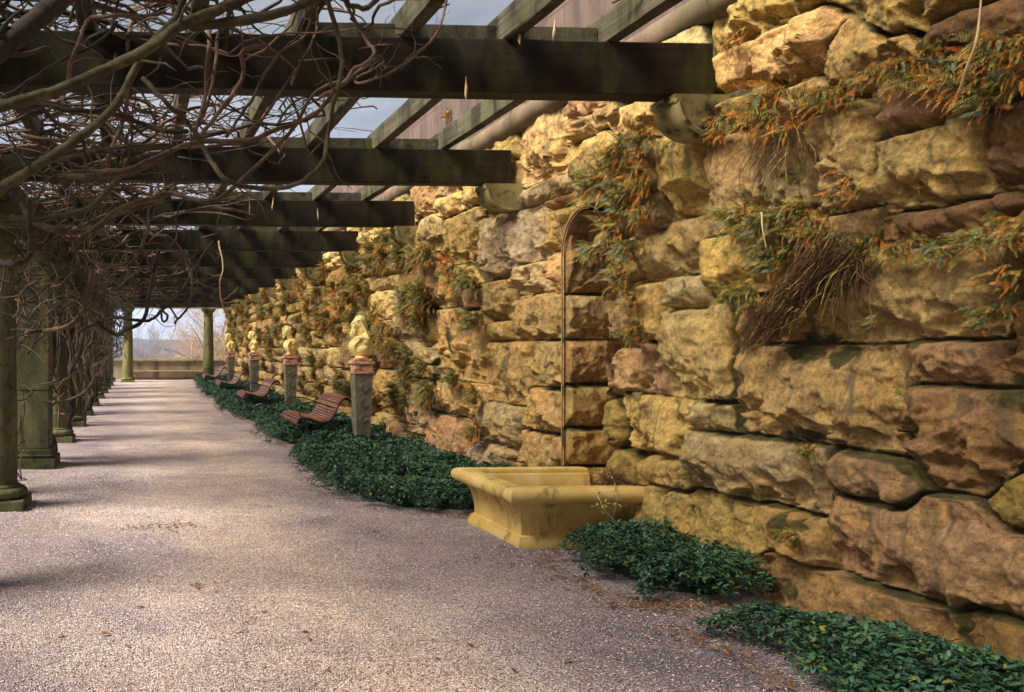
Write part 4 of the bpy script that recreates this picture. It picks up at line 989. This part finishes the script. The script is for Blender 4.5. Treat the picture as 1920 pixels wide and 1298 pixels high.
Yp, Zp = on_wall(1600,500,3.86); strands('dead_fronds', (3.84,Yp,Zp), .09, .30, 90, 4, 'shorter brown tuft of hanging dead fronds just right of the long hanging mass', lean=(0,.3))
Yp, Zp = on_wall(1470,255,3.86); strands('dead_fronds', (3.84,Yp,Zp), .18, .30, 90, 8, 'dark dead stalks hanging beneath the large rust orange fern', lean=(0,.2))
# ------------------------------------------------------------------ vines
def vine_obj(name, strands_, mat_, label, cat='vine', group=None, sides=8, parent=None):
    g = MB()
    for P, rad in strands_:
        n = len(P); t = np.linspace(0,1,n); s_ = sum(map(ord,label)) % 50
        rr = np.asarray(rad)*(1+.16*pn(t*n*.35, t*0, s_)+.10*pn(t*n*.9, t*0+5, s_)); g.tube(P, rr, sides)
    o = g.build(name, mat_); 
    if label: tag(o, label, cat, group)
    return o
def px_vine(pts, d0, d1, w0, w1, mat_, label, extra=None):
    """pts: (u, v) in the photo, depth from d0 to d1 m, width in photo pixels"""
    n = len(pts); D = np.linspace(d0, d1, n) if not isinstance(d0, list) else np.array(d0)
    rr_ = random.Random(n*31+int(pts[0][0])); D = D*(1+np.array([.02*math.sin(i*1.7+pts[0][0]) for i in range(n)]))
    P = catmull([at(u, v, d) for (u, v), d in zip(pts, D)], 7); m = len(P); rad = np.linspace(w0, w1, m)/2*np.interp(np.linspace(0,1,m), np.linspace(0,1,n), D)/F
    P = P+np.stack([.006*pn(np.arange(m)*.3, np.zeros(m)+k, int(abs(pts[0][0]))) for k in range(3)],-1)
    st = [(P, rad)]
    # small side shoots
    for k in range(max(1, m//9)):
        i = rr_.randrange(2, m-1); p = P[i].copy(); d = np.array([rr_.uniform(-1,1), rr_.uniform(-.6,.6), rr_.uniform(-.8,1)]); Q = [p]
        for s in range(6):
            d = d/np.linalg.norm(d)+np.array([rr_.uniform(-.5,.5) for _ in range(3)]); Q.append(Q[-1]+d/np.linalg.norm(d)*.045)
        st.append((np.array(Q), np.linspace(rad[i]*.35, .0015, 7)))
    return vine_obj('wisteria_vine', st, mat_, label, 'vine', 'wisteria vines over the path')
VG, VB, VD, VT = M['vine_green'], M['vine'], M['vine_dark'], M['twig']
px_vine([(-60,212),(30,192),(100,173),(200,130),(283,88),(333,50),(400,22),(470,-6),(540,-40)], 3.1,3.5,24,20,VG,'thick olive vine sweeping from the left edge up to the top, closest to the camera')
px_vine([(300,78),(345,46),(420,44),(500,30),(565,10),(640,-25)], 3.3,3.6,22,16,VG,'thick upper vine branching right from the closest olive vine')
px_vine([(-50,390),(0,356),(60,318),(120,278),(167,245),(217,197),(255,128),(285,80),(330,30),(352,-20)], 3.2,3.6,24,12,VG,'thick diagonal olive vine crossing below the closest one')
px_vine([(267,147),(310,190),(353,233),(377,267),(400,310),(433,343),(475,352),(520,353),(567,340),(603,307),(613,267),(623,207),(634,160),(641,120),(632,60),(610,-10)], 3.7,3.9,9,9,VG,'long looped vine hanging in a wide U in front of the second crossbeam')
px_vine([(20,196),(70,196),(150,208),(213,213),(267,233),(310,246),(353,247)], 4,4.4,11,9,VD,'dark slightly sagging vine in front of the first crossbeam, left part')
px_vine([(93,337),(130,326),(167,323),(233,320),(270,306),(300,293),(367,267),(467,263),(517,243),(583,220),(640,160),(690,122),(712,106)], 4.3,4.7,12,7,VB,'smooth brown vine rising right from the thick knotted piece to the first crossbeam')
px_vine([(95,341),(130,333),(170,331),(215,327),(262,316),(285,306)], 4.2,4.4,15,11,VB,'twisted double thick brown vine over the second crossbeam, left')
px_vine([(-10,190),(23,173),(50,155),(83,133),(120,110),(167,90),(205,60),(217,20),(228,-20)], 4,4.3,7,5,VD,'thin dark vine rising to the top left')
px_vine([(128,150),(135,110),(147,83),(158,50),(172,34),(217,30),(283,30),(310,20)], 4.1,4.3,9,7,VT,'pinkish upright vine bent over to the right near the top left')
px_vine([(150,450),(187,423),(205,405),(233,387),(283,373),(320,363),(355,372),(400,377),(425,362),(443,347),(500,293),(550,240),(583,183),(610,162),(637,152)], 4.8,4.9,12,6,VB,'long brown vine with two bends passing over the third crossbeam up to the first')
px_vine([(-20,418),(33,417),(100,407),(167,390),(213,345),(232,320),(238,300)], 4.4,4.8,9,12,VG,'vine from the left edge turning up behind the thick knotted piece')
px_vine([(393,56),(392,95),(388,133),(384,187),(370,232),(362,262)], 4.7,4.8,9,8,VT,'straight pinkish stem in front of the first crossbeam, left of its neighbour')
px_vine([(410,60),(402,133),(392,185),(374,235)], 4.75,4.85,7,6,VT,'thinner pinkish stem right beside the straight one at the first crossbeam')
px_vine([(492,86),(470,90),(454,100),(457,133),(448,160),(433,180),(400,225),(378,252),(372,270)], 4.7,4.7,10,8,VT,'kinked stem leaning from the first crossbeam towards the lower left')
px_vine([(583,10),(582,45),(567,73),(535,92),(517,110),(490,150),(473,187),(445,225),(425,258)], 4.6,4.7,7,6,VB,'curved brown stem falling left across the first crossbeam')
px_vine([(597,15),(594,50),(590,67),(573,103),(545,145),(520,183),(495,220),(460,250)], 4.6,4.8,5,5,VB,'thin stem running beside the curved brown one to its right')
px_vine([(600,182),(630,166),(650,150),(663,130),(690,116),(702,98),(690,80),(672,50),(655,20),(640,-10)], 4.3,4.5,8,6,VT,'knobbly vine looping over the first crossbeam left of the middle')
px_vine([(719,115),(705,128),(680,140),(665,150),(676,156),(720,142),(750,125),(780,102),(800,85),(822,58),(832,25),(840,-10)], 4.5,4.6,5,5,VT,'thin vine with a sharp bend crossing the first crossbeam right of the knobbly loop')
px_vine([(-30,498),(8,495),(30,495),(46,490),(57,472),(58,440),(52,410),(42,385),(20,360)], 3.6,3.7,13,12,VD,'dark hooked vine end at the left edge above the nearest column')
px_vine([(50,624),(75,621),(97,619),(130,610),(150,590),(163,562),(167,535),(172,505)], 7.6,8.2,9,9,VB,'bowed vine branching right across the square pier')
px_vine([(20,408),(60,415),(100,430),(130,435),(168,432),(207,406),(235,396),(260,388),(300,375),(330,352)], 4.9,5.1,14,9,VB,'heavy brown vine sagging across the left side below the second crossbeam')
px_vine([(130,425),(139,464),(162,484),(194,497),(240,493),(258,478),(270,450),(278,428),(280,390),(284,350)], 5.2,5.4,6,7,VB,'vine hanging in a wide shallow loop left of the path centre')
px_vine([(180,600),(197,618),(216,627),(228,624),(238,617),(259,609),(270,597),(276,580),(278,560),(284,530),(290,500),(298,470)], 6.8,7,8,8,VD,'dark lower vine curving under the view of the far column')
px_vine([(150,622),(166,612),(212,596),(244,599),(275,602),(291,595),(300,585),(320,568),(341,545),(362,510),(380,480),(400,452)], 6.9,7.2,6,6,VD,'red brown arching vine in front of the far bright opening')
px_vine([(236,470),(240,500),(259,540),(283,560),(300,577),(308,586),(314,592),(312,601),(306,603),(303,594),(303,575),(301,560)], 6.8,7,5,4,VG,'thin vine ending in a small curl before the far opening')
px_vine([(262,440),(276,485),(297,540),(306,556),(316,572),(333,599)], 7,7.2,4,4,VB,'straight thin vine slanting right and down before the far opening')
px_vine([(360,500),(361,540),(358,560),(353,576),(340,592),(327,606)], 7,7,4,4.5,VD,'short dark vine hooking down left, ending against the sky of the far opening')
px_vine([(258,404),(268,415),(285,440),(320,445),(345,480),(360,525),(372,530),(388,538)], 6.9,7.1,5,3,VT,'pale vine ending in bright forked shoots right of the far opening')
px_vine([(355,385),(350,370),(335,390),(331,420),(330,450),(318,462)], 6,6.2,4,4,VD,'thin S shaped dark stem below the third crossbeam')
px_vine([(410,452),(418,500),(412,530),(414,560),(424,590)], 9,9.3,3,2,M['straw'],'thin pale strand hanging beside the far right column')
px_vine([(-60,140),(-10,100),(40,62),(85,22),(130,-14),(170,-50)], 2.9,3.1,46,36,VD,'very thick dark trunk in the top left corner')
px_vine([(130,700),(150,660),(155,620),(150,585),(160,560)], 9,9.4,9,8,VD,'dark stem rising between square pier and the column behind it')
px_vine([(160,790),(160,770),(168,750),(176,735),(172,715),(160,690),(158,660),(175,640)], 12,12.4,5,5,VD,'wavy dangling vine tip at the plinth of the third support')
px_vine([(100,755),(120,752),(140,745),(158,735),(172,718),(178,690)], 10.2,10.6,4,4,VB,'thin vine bowing across low between the supports')
px_vine([(210,350),(203,300),(222,250),(236,205),(240,150),(240,80),(246,45),(258,40),(263,70),(252,85)], 5.3,5.4,9,7,VT,'pinkish stem rising from the thick knotted piece over the first crossbeam and hooking back')
px_vine([(40,255),(100,262),(180,268),(235,276),(300,272),(360,276),(420,272),(470,268)], 6.2,6.6,7,5,VB,'nearly level vine between first and second crossbeams')
px_vine([(165,262),(190,280),(230,292),(275,305),(300,318)], 5,5.1,6,6,VD,'short dark vine slanting down right above the knotted piece')
px_vine([(90,305),(160,288),(230,276),(300,272),(350,277),(390,275)], 5.2,5.4,8,5,VG,'long shallow arched vine just above the second crossbeam')
# wisteria trunks winding up the columns: one plant per support
def wander(p0, p1, amp, r, n=14, tw=2.5, ph=0):
    t = np.linspace(0,1,n); P = np.array(p0)[None]*(1-t)[:,None]+np.array(p1)[None]*t[:,None]; s = r.uniform(0,100)
    P[:,0] += amp*np.sin(tw*2*np.pi*t+ph)+amp*.7*pn(t*5+s, t*0, 1); P[:,1] += amp*np.cos(tw*2*np.pi*t+ph)+amp*.7*pn(t*5+s, t*0+9, 2); P[:,2] += amp*.3*pn(t*4+s,t*0+4,3)
    return catmull(P, 3)
ordn = ['nearest','second','third','fourth','fifth','sixth','seventh','eighth','ninth','tenth']
for i, cy in enumerate(CYS[:9]):
    r = random.Random(100+i); cyv = cy+ (.75 if i == 0 else .55)
    e = empty('wisteria_plant', (-1.35, cyv, 0)); tag(e, 'gnarled wisteria with twisted trunks climbing beside the %s support along the path' % ordn[i], 'wisteria', 'wisteria plants along the colonnade')
    g = MB()
    nst = 4
    for k in range(nst):
        a = r.uniform(0,6.28); x0_, y0_ = (-1.62 if i == 0 else -1.40)+.12*math.cos(a), cyv+.15*math.sin(a)
        P = wander((x0_,y0_,-.05),((-1.5 if i == 0 else -1.25)+r.uniform(-.15,.25),cyv+r.uniform(-.3,.3),3.3), .07, r, 14, r.uniform(1.5,3), a); m = len(P)
        g.tube(P, np.linspace(.055,.030,m)*r.uniform(.7,1.2)*(1+.15*pn(np.arange(m)*.5, np.zeros(m)+k, 3)), 8)
    childw(g, 'trunk', M['vine_dark'], e)
    g = MB()
    for k in range(24):   # side stems reaching sideways and over the path
        z0 = r.uniform(.5 if i else 1.5,2.9); p = np.array([-1.35+r.uniform(-.1,.15), cyv+r.uniform(-.2,.2), z0]); rad = r.uniform(.007,.02)
        d = np.array([r.uniform(-.3,.8), r.uniform(-1,1), r.uniform(.0,1.2)]); P = [p]; L = r.uniform(.12,.2); ns = r.randrange(7,14)
        bend = np.array([r.uniform(-.1,.12), r.uniform(-.35,.35), r.uniform(-.32,.10)])
        for s in range(ns):
            d = d/np.linalg.norm(d)+bend+np.array([r.uniform(-.28,.28) for _ in range(3)]); q = P[-1]+d/np.linalg.norm(d)*L
            q[0] = min(q[0], -1.15+ (q[2]*.26 if q[2] > 1.2 else 0)+.1); q[2] = max(q[2], .55 if i else 1.2); P.append(q)
        Pc = catmull(P,3); g.tube(Pc, np.linspace(rad,rad*.35,len(Pc)), 6)
    childw(g, 'branches', M['vine'], e)
    g = MB()
    for k in range(17):   # more upright thin stems filling the bay
        yb = cyv+r.uniform(-1.2,1.5); x_ = -1.4+r.uniform(-.35,.25 if i > 1 else -.05)
        P = wander((x_,yb,r.uniform(0,.6) if r.random()<.6 else 1.5),(x_+r.uniform(-.2,.5 if i > 1 else .2),yb+r.uniform(-.8,.8),3.3), r.uniform(.03,.09), r, 10, r.uniform(.5,2), r.uniform(0,6))
        g.tube(P, r.uniform(.006,.017), 5)
    childw(g, 'stems', M['vine_green'], e)
# tangle of fine shoots over the rafters and hanging at the left
def tangle(name, n, box, seg, step, rad, seed, mats, label, flat=.35, density=None, kink=.7):
    r = np.random.RandomState(seed); x0_,x1_,y0_,y1_,z0_,z1_ = box; g = MB(); cnt = 0
    tries = 0
    while cnt < n and tries < n*6:
        tries += 1
        p = np.array([r.uniform(x0_,x1_), y0_+(y1_-y0_)*r.rand()**1.3, r.uniform(z0_,z1_)])
        if density is not None and r.rand() > density(p): continue
        k = r.randint(seg[0], seg[1]); d = r.normal(0,1,3); d[2] *= flat; P = [p]
        bend = r.normal(0,.25,3); bend[2] *= flat
        for s in range(k):
            d = d/np.linalg.norm(d)+bend*.5+r.normal(0,kink*.5,3)*np.array([1,1,flat]); d /= np.linalg.norm(d); q = P[-1]+d*r.uniform(*step)
            if q[2] > z1_+.12: d[2] = -abs(d[2])
            if q[2] < z0_-.05: d[2] = abs(d[2])
            if q[0] > x1_+.12: d[0] = -abs(d[0])
            if q[0] < x0_-.3: d[0] = abs(d[0])
            P.append(q)
        ra = r.uniform(*rad); g.tube(np.array(P), np.linspace(ra, ra*.45, len(P)), 4 if ra > .006 else 3, r.randint(0,len(mats)), cap=False); cnt += 1
    o = g.build(name, mats); tag(o, label, 'vine tangle', kind='stuff'); return o
dens = lambda p: 1.0 if p[0] < .8 else (.55 if p[0] < 1.7 else .12 if p[0] < 2.6 else .04)
tangle('twig_tangle', 2000, (-2.2,3.0,3.2,34,3.88,4.25), (9,20), (.05,.13), (.003,.011), 1, [M['twig'],M['twig'],M['vine'],M['vine_dark']], 'mat of fine pinkish wisteria shoots lying over the pergola rafters', .18, dens, .9)
tangle('twig_tangle', 820, (-2.2,1.4,3.6,30,3.4,4.1), (10,22), (.09,.17), (.008,.021), 2, [M['vine'],M['vine_dark'],M['twig']], 'thicker bare wisteria stems running among the pergola beams', .35, lambda p: 1 if p[0] < .3 else .35, .6)
tangle('twig_tangle', 420, (-2.1,-.45,6.5,32,1.9,3.35), (8,16), (.06,.15), (.003,.011), 3, [M['vine'],M['vine_green'],M['twig'],M['vine_dark']], 'curtain of curling vine shoots under the pergola edge along the left colonnade', .9, None, .8)
tangle('twig_tangle', 800, (-2.9,-1.55,8.6,33,.1,3.6), (10,18), (.08,.17), (.004,.014), 4, [M['vine_dark'],M['vine']], 'dense dark vine growth behind the columns on the outer side of the pergola', 1.0, None, .6)
tangle('twig_tangle', 380, (-1.0,4.0,-1.8,4.5,3.85,4.25), (10,22), (.06,.14), (.008,.022), 6, [M['twig'],M['vine_dark']], 'added out-of-view vine shoots on the pergola roof, shading the near wall', .2, None, .8)  # unseen stems overhead, added to keep sun off the near right wall
tangle('twig_tangle', 750, (-3.0,-1.75,-3,7.0,.1,3.6), (10,18), (.08,.17), (.006,.018), 9, [M['vine_dark'],M['vine']], 'added out-of-view dense vine growth beside the viewpoint, shading the near ground', 1.0, None, .6)  # unseen side growth, added to throw shade on the near gravel
# seed pods
def pod(u, v, d, L, label):
    p = at(u, v, d); g = MB(); P = [(0,0,L*1.25),(0,0,L),(0.002,0,L*.7),(-.002,0,L*.35),(0,0,0)]; g.tube(P, [.0012,.003,.010,.008,.001], 6)
    o = g.build('seed_pod', M['straw']); o.location = p; o.rotation_euler = (random.uniform(-.1,.1), random.uniform(-.1,.1), 0); tag(o, label, 'seed pod', 'dry seed pods hanging from the pergola'); return o
pod(874,190,5.2,.13,'long pale seed pod hanging in front of the first crossbeam at its middle')
pod(975,85,5.3,.09,'brown seed pod between the two rafters above the first crossbeam')
pod(1037,80,5.3,.12,'dark seed pod hanging beside the right hand rafter above the first crossbeam')
pod(468,405,10.6,.16,'pale seed pod hanging over the third crossbeam, left one')
pod(510,395,10.6,.14,'pale seed pod hanging over the third crossbeam, next to the left one')
pod(597,415,10.6,.14,'pale seed pod hanging over the third crossbeam towards its middle')
# bare twig, sprout and strand by basin
def stick(name, pts, rad, mat_, label, cat='twig'):
    g = MB(); P = catmull(pts, 5); g.tube(P, np.linspace(rad, rad*.5, len(P)), 6); o = g.build(name, mat_); tag(o, label, cat); return o
def W(u,v,X): 
    y,z = on_wall(u,v,X); return np.array([X,y,z])
stick('bare_twig', [W(1797,180,3.78),W(1812,130,3.7),W(1830,80,3.66),W(1838,20,3.65),W(1840,-20,3.65)], .007, M['straw'], 'pale bare twig slanting down over the upper right stones')
stick('bare_twig', [W(1428,398,3.7),W(1430,430,3.68),W(1438,470,3.7)], .005, M['straw'], 'short straw coloured stalk standing in the pale green fern')
stick('vine_strand', [W(1150,868,3.95),W(1140,880,3.9),W(1152,905,3.8),W(1150,922,3.62),np.array([3.55,6.06,.47]),np.array([3.56,6.03,.38]),np.array([3.60,6.0,.30]),np.array([3.68,5.95,.2])], .006, M['straw'], 'straw coloured vine strand falling over the basin rim beside the wall', 'vine')
g = MB(); r = random.Random(4); cN = np.array([3.78,6.26,.50])
for k in range(90):
    p = cN+np.array([r.uniform(-.05,.05) for _ in range(3)])*np.array([1.4,1.0,.6]); d = np.array([r.uniform(-1,1), r.uniform(-1,1), r.uniform(-.3,.6)]); P = [p]
    for s in range(5): d = d/np.linalg.norm(d)+np.array([r.uniform(-.5,.5) for _ in range(3)]); P.append(P[-1]+d/np.linalg.norm(d)*.028)
    g.tube(P, .0018, 3, cap=False)
tag(g.build('dry_grass_nest', M['root']), 'clump of dry brown grass lying on the basin rim against the wall', 'grass clump')
spt = empty('sprout', (3.62,5.98,.25)); tag(spt, 'bright yellow green sprout with three leaf sprays before the right end of the basin', 'plant')
g = MB(); r = random.Random(8)
for k, (dx_, dy_) in enumerate(((-.09,0),(-.03,.02),(.04,-.02))):
    P = catmull([(3.60,5.98,.22),(3.60+dx_*.5,5.98+dy_,.32),(3.60+dx_,5.98+dy_,.36+.02*k)],5); g.tube(P,.0025,4)
childw(g,'stem',M['ivy_old'],spt)
V, Q, m = whorls(np.array([[3.51,5.98,.36],[3.57,6.0,.38],[3.64,5.96,.40],[3.55,5.98,.32]]), None, .05, 5); g = MB(); g.add(V,Q); childw(g,'leaves',M['ivy_old'],spt)

# ------------------------------------------------------------------ trees beyond the parapet
def tree(name, base, H, seed, mats, label, trunk_r=.2, dirs=None, levels=5, spread=.6, parent_cat='tree', nb=4, first=None, twigs=2):
    r = random.Random(seed); e = empty(name, base); tag(e, label, parent_cat); tr, cr, tw = MB(), MB(), MB()
    def grow(p, d, L, rad, lev):
        n = 7; P = [p]; 
        for s in range(n):
            d = d/np.linalg.norm(d)+np.array([r.uniform(-.16,.16), r.uniform(-.16,.16), r.uniform(-.12,.16)]); P.append(P[-1]+d/np.linalg.norm(d)*L/n)
        P = np.array(P); mb = tr if lev == 0 else (cr if lev < 3 else tw); mb.tube(P, np.linspace(rad, rad*.55, n+1), 8 if lev < 2 else (5 if lev < 4 else 3), cap=lev < 2)
        if lev >= levels: return
        k = nb+(1 if lev >= 2 else 0)
        for c in range(k):
            t = r.uniform(.35,1.0) if c else 1.0; i = min(n, max(1,int(t*n))); dd = P[i]-P[i-1]; dd /= np.linalg.norm(dd)
            ax = np.array([r.gauss(0,1),r.gauss(0,1),r.gauss(0,.6)]); ax -= dd*np.dot(ax,dd); ax /= np.linalg.norm(ax)
            nd = dd*(1-spread*.55)+ax*spread*r.uniform(.6,1.2)+np.array([0,0,.08]); grow(P[i], nd, L*r.uniform(.58,.80), max(rad*.55*r.uniform(.6,1), .006), lev+1)
    d0 = np.array(first if first else (0,0,1.)); grow(np.array(base,float), d0, H*.38, trunk_r, 0)
    childw(tr,'trunk',mats[0],e); childw(cr,'limbs',mats[0],e); childw(tw,'crown',mats[1],e); return e
tree('bare_tree', (11.0,62,-7), 19, 3, [M['tree_bark'],M['tree_twig']], 'large bare winter tree behind the parapet, left of the round end column', .40, levels=5, spread=.75, nb=4, first=(-.45,0,1))
tree('bare_tree', (7.6,58,-5), 14, 14, [M['tree_bark'],M['tree_twig']], 'bare tree with low spreading limbs just over the right part of the parapet', .28, levels=5, spread=.85, nb=4, first=(-.5,0,.8))
tree('bare_tree', (3.4,66,-6), 11, 25, [M['tree_bark'],M['pink_twig']], 'pinkish round headed bare bush tree behind the middle of the parapet', .2, levels=5, spread=.8, nb=4)
tree('bare_tree', (6.3,74,-7), 14, 26, [M['tree_bark'],M['pink_twig']], 'tawny bare tree behind the pinkish one', .25, levels=5, spread=.8, nb=4)
tree('bare_tree', (14.5,70,-7), 17, 36, [M['tree_bark'],M['pink_twig']], 'tawny bare tree seen right of the round end column', .3, levels=5, spread=.8, nb=4)
tree('bare_shrub', (.6,60,-5), 9.0, 47, [M['blue_twig'],M['blue_twig']], 'grey blue bare shrub before the blue hills, right of the left end column', .12, levels=5, spread=.45, nb=4, parent_cat='shrub')
tree('bare_tree', (-22,60,-6), 15, 57, [M['tree_bark'],M['tree_twig']], 'bare tree beyond the left colonnade', .3, levels=4, spread=.7, nb=4)

# ------------------------------------------------------------------ haze
HAZE = True
if HAZE:
    g = MB(); g.box((-2650,-62,-40),(2650,2650,130)); m = bpy.data.materials.new('valley_haze'); m.use_nodes = True; nt = m.node_tree
    nt.nodes.remove(nt.nodes['Principled BSDF']); pv = N(nt,'ShaderNodeVolumePrincipled'); pv.inputs['Color'].default_value = (.42,.58,1,1); pv.inputs['Density'].default_value = .00042; pv.inputs['Anisotropy'].default_value = .2
    nt.links.new(pv.outputs[0], nt.nodes['Material Output'].inputs['Volume'])
    o = g.build('haze', m, smooth=False); tag(o, kind='stuff')

# ------------------------------------------------------------------ sky, sun, camera
SUN_AZ, SUN_EL = R(-104), R(46)          # azimuth measured from +Y towards +X : light comes from the left, slightly behind
w = bpy.data.worlds.new('World'); scn.world = w; w.use_nodes = True; nt = w.node_tree; bg = nt.nodes['Background']
sky = N(nt,'ShaderNodeTexSky'); sky.sky_type = 'NISHITA'; sky.sun_disc = False; sky.sun_elevation = SUN_EL; sky.sun_rotation = SUN_AZ
sky.air_density = 1.2; sky.dust_density = 2.0
tc = N(nt,'ShaderNodeTexCoord'); mp = N(nt,'ShaderNodeMapping'); mp.inputs['Scale'].default_value = (1,1,3.2); nt.links.new(tc.outputs['Generated'], mp.inputs['Vector'])
cl = noise(nt, mp.outputs['Vector'], 2.6, 7, .58, .25); cf = ramp(nt, cl, [(.30,(.78,.78,.78)),(.55,(.98,.98,.98))])
zz_ = N(nt,'ShaderNodeSeparateXYZ'); nt.links.new(tc.outputs['Generated'], zz_.inputs[0])
grad = ramp(nt, zz_.outputs['Z'], [(.03,(2.5,2.5,2.6)),(.14,(1.3,1.3,1.35)),(.34,(.60,.62,.64))])
cc = ramp(nt, noise(nt, mp.outputs['Vector'], 5, 5, .6), [(.3,(2.9,3.1,3.3)),(.7,(5.6,5.7,5.8))])
col = mix(nt, 1.0, mix(nt, cf, sky.outputs[0], cc), grad, 'MULTIPLY')
nt.links.new(col, bg.inputs['Color']); bg.inputs['Strength'].default_value = .058
sl = bpy.data.lights.new('sun','SUN'); sl.energy = 5.0; sl.angle = R(28); sl.color = (1,.91,.76); so = bpy.data.objects.new('sun', sl); C.objects.link(so)
dirv = Vector((math.sin(SUN_AZ)*math.cos(SUN_EL), math.cos(SUN_AZ)*math.cos(SUN_EL), math.sin(SUN_EL)))
so.rotation_euler = dirv.to_track_quat('Z','Y').to_euler(); so.location = (0,0,30)
cam = bpy.data.cameras.new('camera'); co = bpy.data.objects.new('camera', cam); C.objects.link(co); scn.camera = co
co.location = (0,0,EYE); co.rotation_euler = (R(90),0,-TH); cam.sensor_width = 36; cam.lens = 36*F/1920; cam.shift_x = (960-UX)/1920; cam.clip_start = .05; cam.clip_end = 6000
scn.view_settings.view_transform = 'Standard'; scn.view_settings.look = 'None'; scn.view_settings.exposure = 1.35; scn.view_settings.gamma = 1
